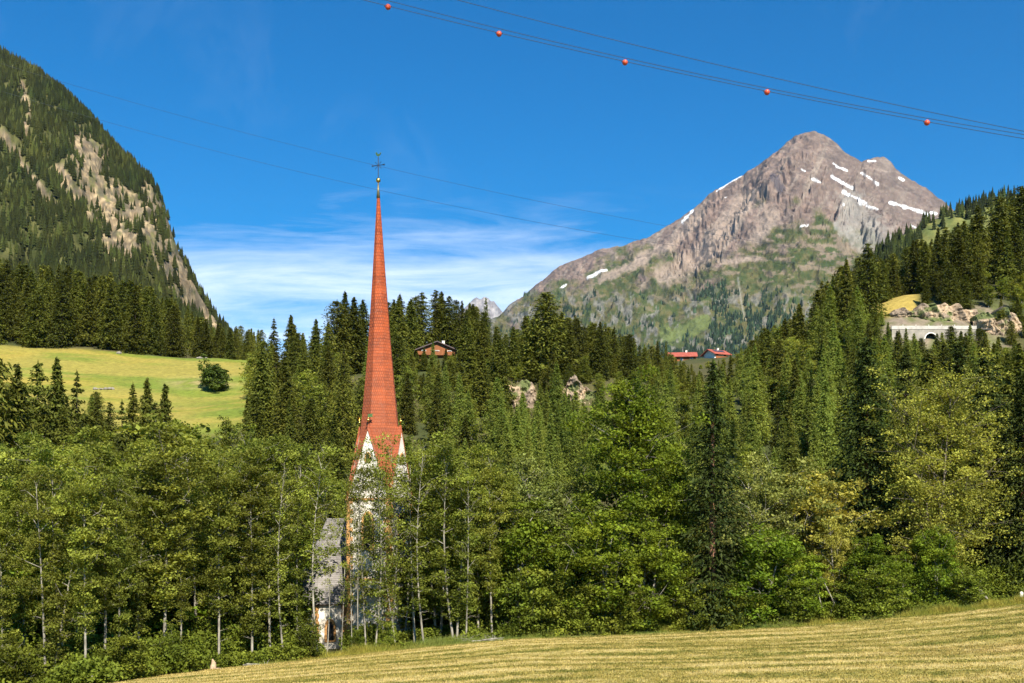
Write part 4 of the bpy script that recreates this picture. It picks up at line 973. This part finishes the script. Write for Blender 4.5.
# ------------------------------------------------------------------ choir with many-sided end
R8 = 4.15; cz = -14.9
ch = empty('church', ((327-CX)/F*129, 129, cz), math.radians(-30), 'low white church choir with grey shingled roof and pointed window, left of the tower', 'church')
c8, s8 = R8*math.cos(math.pi/8), R8*math.sin(math.pi/8); LB = 13.0; eh = 5.45; rh = 15.1
foot_ = [(-s8, -c8), (s8, -c8), (c8, -s8), (c8, LB), (-c8, LB), (-c8, -s8)]
m = MB(); m.prism([(x, y, -1.5) for x, y in foot_], (0, 0, eh+1.5)); m.build('wall', M['plaster'], ch)
k = 1.09; ov = [(x*k, y*k if y < 5 else y+.3) for x, y in foot_]
m = MB(); rv = [(x, y, eh-.12) for x, y in ov]+[(0, 0, rh), (0, LB+.3, rh)]
m.add(rv, [(0, 1, 6), (1, 2, 6), (2, 3, 7, 6), (3, 4, 7), (4, 5, 6, 7), (5, 0, 6), (5, 4, 3, 2, 1, 0)]); rf = m.build('roof', M['greyshingle'], ch)
m = MB()
for i in range(len(ov)):
    p, q = ov[i], ov[(i+1) % len(ov)]; m.tube([(p[0]*.985, p[1]*.985, eh-.2), (q[0]*.985, q[1]*.985, eh-.2)], .09, 6)
m.build('eaves_board', simple_mat('dark_wood', (.07, .045, .03), (.04, .028, .02), 4), rf)
for (x, y) in (foot_[0], foot_[1], foot_[2], foot_[5], foot_[3], foot_[4]):
    m = MB(); z = -.6; i = 0; an = math.atan2(y, x)
    while z < eh-.35:
        w = (.62, .42)[i % 2]; m.box((x*.985, y*(.985 if y < 5 else 1-.004), z+.22), (w*.75, w, .42), an); z += .44; i += 1
    m.build('corner_stones', M['stone'], ch)
for an in (0, math.pi/4, -math.pi/4):
    window(ch, (math.sin(an)*c8, -math.cos(an)*c8, 1.15), an, .78, 2.15, 1.35, .26, M['stone'], M['dark'])
for y in (3, 8):
    window(ch, (-c8, y, 1.15), -math.pi/2, .78, 2.15, 1.35, .26, M['stone'], M['dark']); window(ch, (c8, y, 1.15), math.pi/2, .78, 2.15, 1.35, .26, M['stone'], M['dark'])

# ------------------------------------------------------------------ houses on the ridge
M['wood'] = simple_mat('larch_boards', (.30, .11, .04), (.17, .06, .022), 1.5, .8, .4, 6, stretch=(4, 4, .6))
M['darkroof'] = simple_mat('dark_slate', (.07, .055, .06), (.10, .07, .07), 1.5, .7, .4, 8)
M['redroof'] = shingles('red_roof_tiles', (.36, .09, .06), (.27, .065, .045), .5, .5, .4)
M['whitewall'] = simple_mat('white_render', (.80, .76, .70), (.70, .66, .60), 1, .9)
M['glass'] = simple_mat('window_glass', (.03, .04, .05), (.05, .06, .08), 1, .15, spec=.6)
def house(name, px, Y, top_py, wid, dep, wall_h, roof_h, rz, wallm, roofm, label, cat, ridge_x=True, wins=(), over=.8, balcony=False, panels=False, chim=True, upper=None):
    x = (px-CX)/F*Y; z0 = (HY-top_py)/F*Y-(wall_h+roof_h); h = empty(name, (x, Y, z0), rz, label, cat)
    g = gz(x, Y); deep = max(1.0, z0-g+2.5)
    m = MB(); m.box((0, 0, (wall_h-deep)/2), (wid, dep, wall_h+deep)); m.build('wall', wallm, h)
    m = MB(); t = .28
    if ridge_x:      # ridge along x, gables on the sides
        hw, hd = wid/2+over, dep/2+over; dz = roof_h*over/(dep/2)
        for s in (-1, 1): m.prism([(-hw, s*hd, wall_h-dz), (hw, s*hd, wall_h-dz), (hw, 0, wall_h+roof_h), (-hw, 0, wall_h+roof_h)], (0, 0, t))
    else:
        hw, hd = wid/2+over, dep/2+over; dz = roof_h*over/(wid/2)
        for s in (-1, 1): m.prism([(s*hw, -hd, wall_h-dz), (s*hw, hd, wall_h-dz), (0, hd, wall_h+roof_h), (0, -hd, wall_h+roof_h)], (0, 0, t))
    rf = m.build('roof', roofm, h)
    for s in (-1, 1):
        m = MB()
        if ridge_x: m.prism([(s*(wid/2-.15), -dep/2+.02, wall_h), (s*(wid/2-.15), dep/2-.02, wall_h), (s*(wid/2-.15), 0, wall_h+roof_h-.05)], (s*.14, 0, 0))
        else: m.prism([(-wid/2+.02, s*(dep/2-.15), wall_h), (wid/2-.02, s*(dep/2-.15), wall_h), (0, s*(dep/2-.15), wall_h+roof_h-.05)], (0, s*.14, 0))
        m.build('gable', upper or wallm, h)
    for (wx, wz, ww, wh) in wins:
        m = MB(); yy = -dep/2-.04
        for (cx_, cz_, sx, sz) in ((wx, wz+wh/2, ww+.2, .1), (wx, wz-wh/2, ww+.2, .1), (wx-ww/2, wz, .1, wh), (wx+ww/2, wz, .1, wh)): m.box((cx_, yy, cz_), (sx, .12, sz))
        f = m.build('window', M['whitewall'] if wallm is not M['whitewall'] else M['wood'], h)
        m = MB(); m.box((wx, -dep/2-.01, wz), (ww, .04, wh)); m.build('pane', M['glass'], f)
    if balcony:
        m = MB(); m.box((0, -dep/2-.6, wall_h*.5), (wid+.4, 1.1, .15)); m.box((0, -dep/2-1.1, wall_h*.5+.5), (wid+.4, .08, .85)); m.build('balcony', M['wood'], h)
    if chim:
        m = MB(); m.box((wid*.2, dep*.1, wall_h+roof_h+.3), (.7, .7, 1.5)); m.box((wid*.2, dep*.1, wall_h+roof_h+1.1), (.85, .85, .12)); m.build('chimney', M['whitewall'], rf)
    if panels:
        m = MB()
        for i in range(4):
            x0 = -wid*.36+i*wid*.19; f1, f2 = .25, .72
            pz = lambda f: wall_h+roof_h*(1-f)+t+.09
            m.prism([(x0, -f2*dep/2, pz(f2)), (x0+wid*.165, -f2*dep/2, pz(f2)), (x0+wid*.165, -f1*dep/2, pz(f1)), (x0, -f1*dep/2, pz(f1))], (0, 0, .06))
        m.build('solar_panel', M['glass'], rf)
    return h
house('chalet', 436, 303, 344.5, 10.4, 8, 3.0, 2.1, math.radians(8), M['wood'], M['darkroof'], 'brown timber chalet with dark low roof among the spruces behind the spire', 'chalet', ridge_x=False, wins=((-3.6, 2.3, 1.1, 1.1), (3.4, 2.3, 1.1, 1.1), (0, 2.3, 1.1, 1.1)), balcony=True)
house('farmhouse', 681, 452, 353, 11.0, 8, 3.6, 1.8, math.radians(-6), M['wood'], M['redroof'], 'long red roofed house in the gap, left of the white house', 'house', wins=((-4, 2.2, 1.1, 1.2), (0, 2.2, 1.1, 1.2), (4, 2.2, 1.1, 1.2)), over=1.0)
house('house', 716, 450, 350.5, 7.0, 7, 4.4, 1.7, math.radians(28), M['whitewall'], M['redroof'], 'white house with red roof and solar panels in the gap between the hills', 'house', wins=((-2.2, 3.6, 1.1, 1.3), (1.6, 3.6, 1.1, 1.3)), over=1.1, panels=True, balcony=True)

# ------------------------------------------------------------------ rock faces
def rock(name, x0, x1, Y, zb, zt, dep, label, mat, seed=0, nx=70, nz=40, cat='rock face'):
    R_ = np.linspace(0, 1, nx)[None, :]; T = np.linspace(0, 1, nz)[:, None]
    topl = zt-(zt-zb)*.35*(np.abs(R_-.5)*2)**2.2+(fbm(R_*5+seed, seed+.5, 4)-.5)*(zt-zb)*.7
    X = x0+(x1-x0)*R_+0*T; Z = zb+(topl-zb)*np.sin(T*math.pi*.5)**.9
    Yv = Y+dep*T**1.7+dep*.9*(np.abs(R_-.5)*2)**3-(ridged(X*.28+seed, Z*.16+seed, 5, .6)-.5)*dep*1.3-(fbm(X*.9, Z*.9+seed, 4)-.5)*dep*.45
    k = fbm(X*.4+seed, Z*.5, 4); c = lerp((.40, .30, .20), (.22, .17, .125), sstep(.35, .65, k)); c = lerp(c, (.12, .14, .05), sstep(.60, .68, fbm(X*.25+9, Z*.35+seed, 4)))
    # closed at the back
    Xb = X[-1:]+0*X[:2]; Yb_ = np.stack([Yv[-1]+dep*1.5, Yv[-1]+dep*2]); Zb_ = np.stack([Z[-1]-.3, np.full(nx, zb-3)]); c = np.concatenate([c, c[-2:]])
    V = np.stack([np.concatenate([X, Xb]), np.concatenate([Yv, Yb_]), np.concatenate([Z, Zb_])], -1)
    o = link(name, np_mesh(name, V.reshape(-1, 3), [grid_faces(nz+2, nx)], mat, c.reshape(-1, 3), False)); return tag(o, label, cat)
M['rock'] = attr_mat('pale_crumbling_rock', .9, .4, bump=1.0, bdist=.3)
def prx(name, pa, pb, Y, pyb, pyt, dep, label, seed):
    return rock(name, (pa-CX)/F*Y, (pb-CX)/F*Y, Y, (HY-pyb)/F*Y, (HY-pyt)/F*Y, dep, label, M['rock'], seed)
prx('rock_face', 498, 546, 270, 424, 380, 4, 'pale bare rock face left of the spruce in the middle of the slope', 1.3)
prx('rock_face', 558, 600, 271, 420, 379, 4, 'pale bare rock face right of the spruce in the middle of the slope', 4.1)
prx('rock_face', 896, 990, 293, 340, 301, 4, 'grey-pink rock cutting above the roadside wall', 7.7)
prx('rock_face', 980, 1030, 286, 352, 308, 3.5, 'pale rock face at the right end of the roadside wall', 11.2)

# ------------------------------------------------------------------ road with arched retaining wall
Yw = 283.0; xa, xb = (892-CX)/F*Yw, (976-CX)/F*Yw; zr = (HY-325)/F*Yw
road = MB(); road.prism([(xa, Yw, zr-1.2), (xb+4, Yw, zr-1.2), (xb+4, Yw+7, zr-1.0), (xa, Yw+7, zr-1.0)], (0, 0, .3)); tag(road.build('road', simple_mat('asphalt', (.06, .06, .06), (.05, .05, .05), 3)), kind='structure')
wl = empty('retaining_wall', ((xa+xb)/2, Yw, zr-1), 0, 'pale roadside wall with an arch and low parapet below the rock cutting', 'wall')
hw = (xb-xa)/2; ax0 = (931-CX)/F*Yw-(xa+xb)/2; aw = 1.5; asp = -2.6
m = MB(); out_ = [(-hw, -9), (ax0-aw, -9), (ax0-aw, asp)]+[(ax0-aw*math.cos(t*math.pi/8), asp+aw*math.sin(t*math.pi/8)) for t in range(1, 8)]+[(ax0+aw, asp), (ax0+aw, -9), (hw, -9), (hw, -.1), (-hw, -.1)]
# split into convex-ish strips so that the arch stays open
seg = [(ax0-aw*math.cos(t*math.pi/8), asp+aw*math.sin(t*math.pi/8)) for t in range(9)]
m.prism([(-hw, 0, -9), (ax0-aw, 0, -9), (ax0-aw, 0, -.1), (-hw, 0, -.1)], (0, .9, 0)); m.prism([(ax0+aw, 0, -9), (hw, 0, -9), (hw, 0, -.1), (ax0+aw, 0, -.1)], (0, .9, 0))
for p, q in zip(seg[:-1], seg[1:]): m.prism([(p[0], 0, p[1]), (q[0], 0, q[1]), (q[0], 0, -.1), (p[0], 0, -.1)], (0, .9, 0))
m.build('masonry', simple_mat('pale_concrete', (.36, .32, .27), (.22, .20, .17), .6, .9, .4, 5), wl)
m = MB(); m.box((0, .2, .35), (2*hw+.3, .5, .9)); m.build('parapet', simple_mat('white_concrete', (.50, .47, .43), (.36, .33, .29), .8), wl)
m = MB()
for p, q in zip(seg[:-1], seg[1:]):
    f_ = 1.16; P_ = lambda s: (ax0+(s[0]-ax0)*f_, asp+(s[1]-asp)*f_)
    a1, a2 = P_(p), P_(q); m.prism([(p[0], -.08, p[1]), (q[0], -.08, q[1]), (a2[0], -.08, a2[1]), (a1[0], -.08, a1[1])], (0, .4, 0))
m.build('arch', M['whitewall'], wl)
m = MB(); m.box((ax0, 2.6, -5), (5, .3, 9)); m.build('recess', M['dark'], wl)
for i, px in enumerate((905, 918, 931, 944, 957)):
    x = (px-CX)/F*Yw; m = MB(); m.tube([(0, 0, 0), (0, 0, 1.0)], .07, 6); m.box((0, -.02, .95), (.16, .1, .16)); o = m.build('guide_post', M['whitewall'])
    o.location = (x, Yw+1.5, zr-.69); tag(o, 'white guide post standing behind the roadside parapet', 'post', 'guide posts along the road'); 

# ------------------------------------------------------------------ overhead lines and marker balls
M['wire'] = simple_mat('aluminium_conductor', (.05, .06, .08), (.06, .07, .09), 1, .5, metal=.4)
def wire(pts, Y, r, label, x0, x1, n=40):
    px = np.array([p[0] for p in pts]); py = np.array([p[1] for p in pts]); c = np.polyfit(px-500, py, 2); xs_ = np.linspace(x0, x1, n)
    f = lambda q: float(np.polyval(c, q-500))
    m = MB(); m.tube([ray(q, f(q), Y(q)) for q in xs_], r, 5); o = m.build('power_line', M['wire']); tag(o, label, 'cable', 'power lines across the sky'); return f
Yn = lambda q: 118+0*q
wire([(456, 0), (560, 26), (670, 53), (860, 98), (1024, 131)], Yn, .036, 'topmost of the three dark lines crossing the upper right sky', 250, 1300)
f2 = wire([(388, 0), (499, 30), (640, 60.5), (767, 88), (927, 118.5), (1024, 134.5)], lambda q: 121, .036, 'middle dark line of the upper right sky, just above the ball line', 200, 1300)
f3 = wire([(388, 6), (499, 33), (625, 61.2), (767, 91.3), (927, 121.8), (1024, 138.5)], lambda q: 120, .036, 'lowest line of the upper right sky, carrying red marker balls', 200, 1300)
wire([(45, 76), (130, 103), (377, 165), (520, 197.5), (660, 225)], lambda q: 620, .075, 'long thin line crossing the sky behind the spire cross', -150, 1100)
wire([(100, 119), (240, 160), (377, 187.5), (490, 213), (570, 229)], lambda q: 640, .075, 'long thin line crossing the sky behind the ball of the spire', -150, 1100)
M['ballred'] = simple_mat('red_marker_ball', (.62, .085, .035), (.50, .07, .03), 2, .35, spec=.5)
for i, (px, lab) in enumerate(((388, 'red marker ball nearest the left end of the line, by the top picture edge'), (499, 'second red marker ball, high above the wooded knoll'), (625, 'middle one of the five red marker balls on the line'), (767, 'red marker ball above the left shoulder of the rocky summit'), (927, 'lowest red marker ball, right of the rocky summit'))):
    x, y, z = ray(px, f3(px)+1.0, 120); e_ = empty('marker_ball', (x, y, z), 0, lab, 'marker ball', 'red marker balls on the power line')
    m = MB(); m.sphere((0, 0, 0), .31, 16, 12); m.build('shell', M['ballred'], e_, True); m = MB(); m.tube([(-.42, 0, .10), (.42, 0, .06)], .05, 6); m.build('clamp', M['wire'], e_)

# ------------------------------------------------------------------ small things at the wood's edge and on the hill meadow
def on(px, d): 
    x0 = (px-CX)/F*105; Y = float(np.interp(x0, EX, EDGE[:, 2]))+d; x = (px-CX)/F*Y; return x, Y, gz(x, Y)
def single(kind, px, Y, H, w, label, name, cat):
    pr = PR[kind][0 if kind != 'shrub' else 1]; x = (px-CX)/F*Y; z = gz(x, Y); s = H/pr.H; e_ = empty(name, (x, Y, z), rnd.random()*6, label, cat); e_.scale = (s*w, s*w, s)
    link('trunk', pr.trunk, e_); link('crown', pr.crown, e_)
PR['round'] = [Proto('round_bush', broadleaf(190, 6, 4.3, .04, 46, 'bush', 13000, .26, .9, stems=5, base_r=.08), 6, leaf_mat('bush_leaves', (.055, .095, .016), (.09, .13, .022), .2, rand=0), M['palebark'])]
single('round', 214.5, 296, 5.6, 1.05, 'lone round dark green bush standing on the yellow hill meadow', 'round_bush', 'bush')
single('shrub', 166, 292, 1.5, 1.0, 'tiny dark bush on the hill meadow left of the lone round bush', 'small_bush', 'bush')
def pile(name, px, Y, n, sz, label, mat, cat='stones', spread=1.5):
    x = (px-CX)/F*Y; z = gz(x, Y); m = MB(); R = random.Random(int(px))
    for _ in range(n): s = sz*R.uniform(.5, 1.2); m.sphere((R.gauss(0, spread), R.gauss(0, .4), s*.3), s, 7, 5, (1.2, .8, R.uniform(.6, .9)))
    o = m.build(name, mat); o.location = (x, Y, z); tag(o, label, cat)
M['greystone'] = simple_mat('field_stone', (.28, .25, .21), (.18, .165, .14), 2, .9, .6, 6)
pile('stone_heap', 104, 292, 12, .5, 'low heap of grey stones on the hill meadow at left', M['greystone'])
pile('boulder', 117, 351, 2, .9, 'pale boulder at the top edge of the hill meadow', M['greystone'], 'boulder', .6)
pile('stone_heap', 200, 352, 6, .55, 'scattered pale stones by the forest edge of the hill meadow', M['greystone'], spread=2.2)
M['stump'] = simple_mat('fresh_cut_wood', (.50, .38, .26), (.30, .21, .13), 3, .9)
x, y, z = on(213, -.6)
e_ = empty('broken_stump', (x, y, z), .3, 'pale splintered stump at the meadow edge below the alders', 'stump')
m = MB(); m.tube([(0, 0, -.2), (.02, 0, .3), (.05, .02, .6), (-.05, .05, .95)], [.30, .26, .2, .05], 8); m.tube([(.1, 0, .2), (.16, 0, .62)], [.16, .06], 6); m.build('stump', M['stump'], e_)
m = MB(); m.sphere((.42, -.12, .08), .2, 9, 6, (1.5, .9, .6)); m.build('chip', M['stump'], e_)
def branches(name, px, d, n, ln, lab, lean=.15, mat=None, cat='fallen branches', dirx=1):
    x, y, z = on(px, d); m = MB(); R = random.Random(int(px*3))
    for i in range(n):
        l = ln*R.uniform(.5, 1.1); a = R.uniform(-.35, .35)+(math.pi if R.random() < .3 else 0); p = (R.gauss(0, .8), R.gauss(0, .5), .12+.2*R.random()); el = R.uniform(0, lean)
        q = (p[0]+dirx*l*math.cos(a), p[1]+l*math.sin(a)*.5, p[2]+l*el); mid = tuple((u_+v_)/2+R.gauss(0, .06) for u_, v_ in zip(p, q)); m.tube([p, mid, q], [.10*R.uniform(.5, 1.2), .07, .015], 6)
        for k in range(3): m.tube([mid, (mid[0]+R.gauss(0, .5), mid[1]+R.gauss(0, .3), mid[2]+R.uniform(.1, .6))], [.03, .008], 4)
    o = m.build(name, mat or M['palebark']); o.location = (x, y, z); tag(o, lab, cat)
branches('fallen_branch', 240, -.4, 4, 4.5, 'long grey fallen branch lying at the meadow edge left of the chapel', .05)
branches('fallen_branches', 476, 0, 9, 2.6, 'tangle of pale fallen branches at the right end of the alder row', .15, M['palebark'])
x, y, z = on(992, 2.2); m = MB()
for (x1, z1) in ((-3.2, 3.6), (-2.3, 3.2), (-3.9, 1.6)): m.tube([(0, 0, 0), (x1*.5, .2, z1*.52), (x1, .5, z1)], [.06, .05, .02], 6)
o = m.build('leaning_poles', M['palebark']); o.location = (x, y, z); tag(o, 'bare pale dead stems leaning left at the foot of the golden birch', 'dead stems')
x, y, z = on(836, 1.4); m = MB()
m.tube([(-.9, 0, 0), (-.2, 0, 2.0), (-1.6, .1, 5)], [.13, .1, .03], 7); m.tube([(.1, .1, 0), (1.3, .2, 3.0), (1.6, .3, 5.4)], [.12, .09, .03], 7); m.tube([(-1.2, 0, 0), (-1.9, .3, 3.4)], [.09, .03], 6)
o = m.build('bare_stems', M['palebark']); o.location = (x, y, z); tag(o, 'crossing bare pale stems below the small golden birch', 'bare stems')
x, y, z = on(1021.5, .5); e_ = empty('marker_post', (x, y, z), 0, 'white post with rounded top at the right picture edge of the meadow', 'post')
m = MB(); m.box((0, 0, .35), (.34, .2, 1.3)); m.build('post', M['whitewall'], e_); m = MB(); m.sphere((0, 0, 1.0), .17, 10, 6, (1, .58, .8)); m.build('cap', M['whitewall'], e_)
x, y, z = on(92, 0); e_ = empty('fence_post', (x, y, z), 0, 'thin grey wooden post in the grass at the lower left meadow corner', 'post')
m = MB(); m.tube([(0, 0, -.2), (.02, 0, 1.15)], [.07, .055], 6); m.build('post', M['palebark'], e_)
x, y, z = on(489, .2)
x, y, z = on(1012, 1.0)

# ------------------------------------------------------------------ undergrowth and tall grass along the wood
Rg = np.random.RandomState(21); V = []; C = []; nF = 0
def leafcloud(c, r, k, leaf, tone):
    d = rvec(Rg, k)*(r*Rg.rand(k)**.4)[:, None]*np.array([1.2, 1.0, .75]); p = c+d; p[:, 2] = np.maximum(p[:, 2], c[2]-r*.7)
    nr = rvec(Rg, k)*.75+np.array([0, 0, .7]); nr /= np.linalg.norm(nr, axis=1)[:, None]; u = np.cross(nr, rvec(Rg, k)); u /= np.linalg.norm(u, axis=1)[:, None]; w = np.cross(nr, u); s = leaf*(.6+.8*Rg.rand(k))
    v, _ = quads(p, u*s[:, None], w*(s*.65)[:, None]); V.append(v); C.append(np.repeat(tone*(1+.13*Rg.normal(size=k)), 4)[:, None]*np.ones(3))
for px in np.arange(-20, 1060, 2.6):
    px = px+Rg.normal()*2; gapc = 318 < px < 352
    for row in range(3):
        d = .5+Rg.rand()*2.2+row*3.2; x, Y, z = on(px, d)
        big = float(vnoise(px*.035, 4.4+row)); h = (.5+2.6*big**1.5)*(1+.35*row)*(.35 if gapc or (355 < px < 470 and row < 2) else 1)
        if gapc and row > 0: continue
        if 322 < px < 350 and Rg.rand() < .7: continue
        if Rg.rand() < .12: continue
        leafcloud(np.array([x, Y, z+h*.5]), h*.75, int(60+130*h), .14, 1+.22*Rg.normal())
V = np.concatenate(V); C = np.clip(np.concatenate(C), .45, 1.7)
tag(link('undergrowth', np_mesh('undergrowth', V, [np.arange(len(V)).reshape(-1, 4)], M['shrub'], C)), kind='stuff')
# shrubs one can pick out
for i, (px, d, H, w, lab) in enumerate(((14, 1.2, 3.4, 1, 'dark shrub in the bottom left corner'), (120, 1.4, 3.2, 1.1, 'leafy green shrub at the foot of the alders left of the stump'), (165, 1.8, 2.6, 1.1, 'low shrub between pale trunks above the meadow tip'), (308, 1.0, 3.0, .9, 'shrub hiding the left wall of the chapel'), (356, 1.2, 2.2, .6, 'dark shrub at the foot of the tower'), (388, 1.6, 2.4, .7, 'shrub before the right foot of the tower'), (520, 1.2, 5.5, .9, 'rounded shrub right of the pile of branches'), (545, 2, 6.5, .9, 'tall bright shrub at the left end of the dense thicket'), (575, 1.0, 4.2, 1, 'low bright shrub left of the great green tree foot'), (618, .8, 3.6, 1.1, 'bushy shrub under the great green tree'), (690, 1, 4.6, 1, 'leafy shrub left of the tall ragged spruce foot'), (730, .8, 4.0, 1, 'leafy shrub right of the tall ragged spruce foot'),
                                        (790, 1, 3.8, 1.1, 'shrub right of the bright yellow-green tree'), (855, 1, 3.6, 1.1, 'shrub right of the crossing bare stems'), (885, .6, 3.6, 1.2, 'spreading shrub at the edge left of the dark green tree'), (965, 1, 3.4, 1.1, 'shrub at the foot of the golden birch beside leaning dead stems'))):
    pr = PR['shrub'][i % 3]; x, Y, z = on(px, d); s = H/5; e_ = empty('leafy_shrub', (x, Y, z), rnd.random()*6, lab, 'shrub', 'shrubs along the edge of the wood'); e_.scale = (s*w, s*w, s)
    link('stems', pr.trunk, e_); link('foliage', pr.crown, e_)
# grass blades: rough verge, then short stubble on the near meadow
def blades(name, X, Y, Hh, wid, mat, tones):
    Z = groundZ(X, Y)+(.07 if name == 'stubble' else 0); n = len(X); a = Rg.rand(n)*6.28; ln = Rg.normal(size=(n, 2))*.3*Hh[:, None]
    dx, dy = np.cos(a)*wid, np.sin(a)*wid
    v = np.stack([np.stack([X-dx, Y-dy, Z], 1), np.stack([X+dx, Y+dy, Z], 1), np.stack([X+ln[:, 0], Y+ln[:, 1], Z+Hh], 1)], 1).reshape(-1, 3)
    return tag(link(name, np_mesh(name, v, [np.arange(3*n).reshape(n, 3)], mat, np.repeat(tones, 3, 0))), kind='stuff')
n = 90000; X = Rg.uniform(-48, 68, n); Ye = edgeY(X); right = sstep(36, 55, X)*5.0; Y = Ye+Rg.uniform(-1.6, 2.4, n)-right*Rg.rand(n)-1.6*sstep(.5, .8, vnoise(X*.35, 2.2))*Rg.rand(n)
Hh = np.clip(.25+.75*vnoise(X*.6, Y*.6)**1.5+.2*Rg.normal(size=n), .1, 1.3)*sstep(-1.6, .6, Y-Ye+right*.6)+.08
ton = lerp((1.0, 1.0, 1.0), (1.5, 1.15, 1.0), sstep(.35, .7, fbm(X*.15, Y*.3, 3)))*(1+.15*Rg.normal(size=n))[:, None]
M['grass'] = leaf_mat('meadow_grass', (.14, .19, .035), (.24, .24, .06), .3, .8, .4, 0)
blades('tall_grass', X, Y, Hh, .035, M['grass'], np.clip(ton, .4, 2))
n = 260000; Y = 42+(Rg.rand(n)**.85)*75; X = Rg.uniform(-.50, .50, n)*Y; ok = Y < edgeY(X)-.6; X, Y = X[ok], Y[ok]; n = len(X)
M['stubble'] = leaf_mat('cut_grass_stubble', (1, 1, 1), (.9, .9, .9), .25, .9, .5, 0)
ton = hay_colour(X, Y)*np.clip(1.05+.25*Rg.normal(size=n), .5, 1.7)[:, None]
blades('stubble', X, Y, .06+.12*Rg.rand(n)*np.clip(hay_tone(X, Y), .2, 1.3), .03+.0002*Y, M['stubble'], ton)

# ------------------------------------------------------------------ sky, sun, camera
SUN_EL, SUN_AZ = math.radians(43), math.radians(16)      # behind the camera, a little to its right
w = bpy.data.worlds.new('World'); sc.world = w; w.use_nodes = True; nt = w.node_tree; nt.nodes.clear()
out = nt.nodes.new('ShaderNodeOutputWorld'); bg = nt.nodes.new('ShaderNodeBackground'); bg.inputs['Strength'].default_value = .066
sky = nt.nodes.new('ShaderNodeTexSky'); sky.sky_type = 'NISHITA'; sky.sun_disc = False; sky.sun_elevation = SUN_EL; sky.sun_rotation = math.pi-SUN_AZ
sky.altitude = 1500; sky.air_density = 1.0; sky.dust_density = .2; sky.ozone_density = 2.2
hs = nt.nodes.new('ShaderNodeHueSaturation'); hs.inputs['Saturation'].default_value = 1.45; hs.inputs['Hue'].default_value = .492; L(nt, sky.outputs[0], hs.inputs['Color'])
tc = nt.nodes.new('ShaderNodeTexCoord'); sp = nt.nodes.new('ShaderNodeSeparateXYZ'); L(nt, tc.outputs['Generated'], sp.inputs[0])
yy = math_(nt, 'MAXIMUM', sp.outputs[1], .15); uu = math_(nt, 'DIVIDE', sp.outputs[0], yy); vv = math_(nt, 'DIVIDE', sp.outputs[2], yy)
cmb = nt.nodes.new('ShaderNodeCombineXYZ'); L(nt, uu, cmb.inputs[0]); L(nt, vv, cmb.inputs[1])
nA = noise(nt, 1.0, 10, .66, mapping(nt, cmb.outputs[0], (4.5, 34, 1), rot=(0, 0, math.radians(-3)), loc=(2.3, 1.1, 0)), .6)
nB = noise(nt, 1.0, 5, .55, mapping(nt, cmb.outputs[0], (2.2, 7, 1), loc=(8, 3, 0)))
vtop = math_(nt, 'ADD', vv, math_(nt, 'MULTIPLY', math_(nt, 'ABSOLUTE', math_(nt, 'ADD', uu, .12)), .06))
band = math_(nt, 'MULTIPLY', maprange(nt, vtop, .335, .222), maprange(nt, uu, .26, .06))
dens = math_(nt, 'ADD', math_(nt, 'MULTIPLY', nA, 1.1), math_(nt, 'MULTIPLY', nB, .9))
cl = math_(nt, 'MULTIPLY', maprange(nt, math_(nt, 'ADD', dens, math_(nt, 'MULTIPLY', band, .55)), 1.16, 1.78), band, True)
wisp = math_(nt, 'MULTIPLY', maprange(nt, noise(nt, 1.0, 7, .6, mapping(nt, cmb.outputs[0], (6, 3, 1), rot=(0, 0, .5), loc=(1, 9, 0)), .8), .56, .80, 0, .04), maprange(nt, vv, .1, .25))
tint = mix(nt, 1.0, hs.outputs[0], (.36, 1.0, 1.16), 'MULTIPLY')
cc = mix(nt, math_(nt, 'ADD', math_(nt, 'MULTIPLY', cl, .84), wisp, True), tint, (10.5, 11.2, 12.6))
L(nt, cc, bg.inputs[0]); L(nt, bg.outputs[0], out.inputs[0])
sun = bpy.data.lights.new('sun', 'SUN'); sun.energy = 5.0; sun.angle = math.radians(.53); sun.color = (1, .925, .775)
so = bpy.data.objects.new('sun', sun); COL.objects.link(so)
from mathutils import Vector
d = Vector((math.sin(SUN_AZ)*math.cos(SUN_EL), -math.cos(SUN_AZ)*math.cos(SUN_EL), math.sin(SUN_EL))); so.rotation_euler = d.to_track_quat('Z', 'Y').to_euler(); so.location = (0, 0, 200)

# thin clear mountain air
hz = MB(); hz.box((0, 4200, 1480), (9600, 12400, 3090))
mt, nt, out = newmat('air'); pv = nt.nodes.new('ShaderNodeVolumePrincipled'); pv.inputs['Color'].default_value = (.45, .68, 1, 1); pv.inputs['Density'].default_value = HAZE; pv.inputs['Anisotropy'].default_value = .3
L(nt, pv.outputs[0], out.inputs['Volume'])
if HAZE > 0: tag(hz.build('haze', mt), kind='stuff')

cam = bpy.data.cameras.new('camera'); co_ = bpy.data.objects.new('camera', cam); COL.objects.link(co_); sc.camera = co_
cam.sensor_width = 36; cam.lens = 36*F/1024; cam.shift_y = (HY-341.5)/1024; co_.location = (0, 0, 0); co_.rotation_euler = (math.pi/2, 0, 0); cam.clip_start = .5; cam.clip_end = 40000
vs = sc.view_settings; vs.view_transform = 'Standard'; vs.look = 'None'; vs.exposure = EXPO; vs.gamma = 1; vs.use_curve_mapping = False
cy = sc.cycles; cy.max_bounces = 6; cy.diffuse_bounces = 2; cy.glossy_bounces = 2; cy.transmission_bounces = 3; cy.transparent_max_bounces = 4; cy.volume_bounces = 0
cy.use_denoising = True; cy.use_adaptive_sampling = True; cy.adaptive_threshold = .02; cy.caustics_reflective = False; cy.caustics_refractive = False
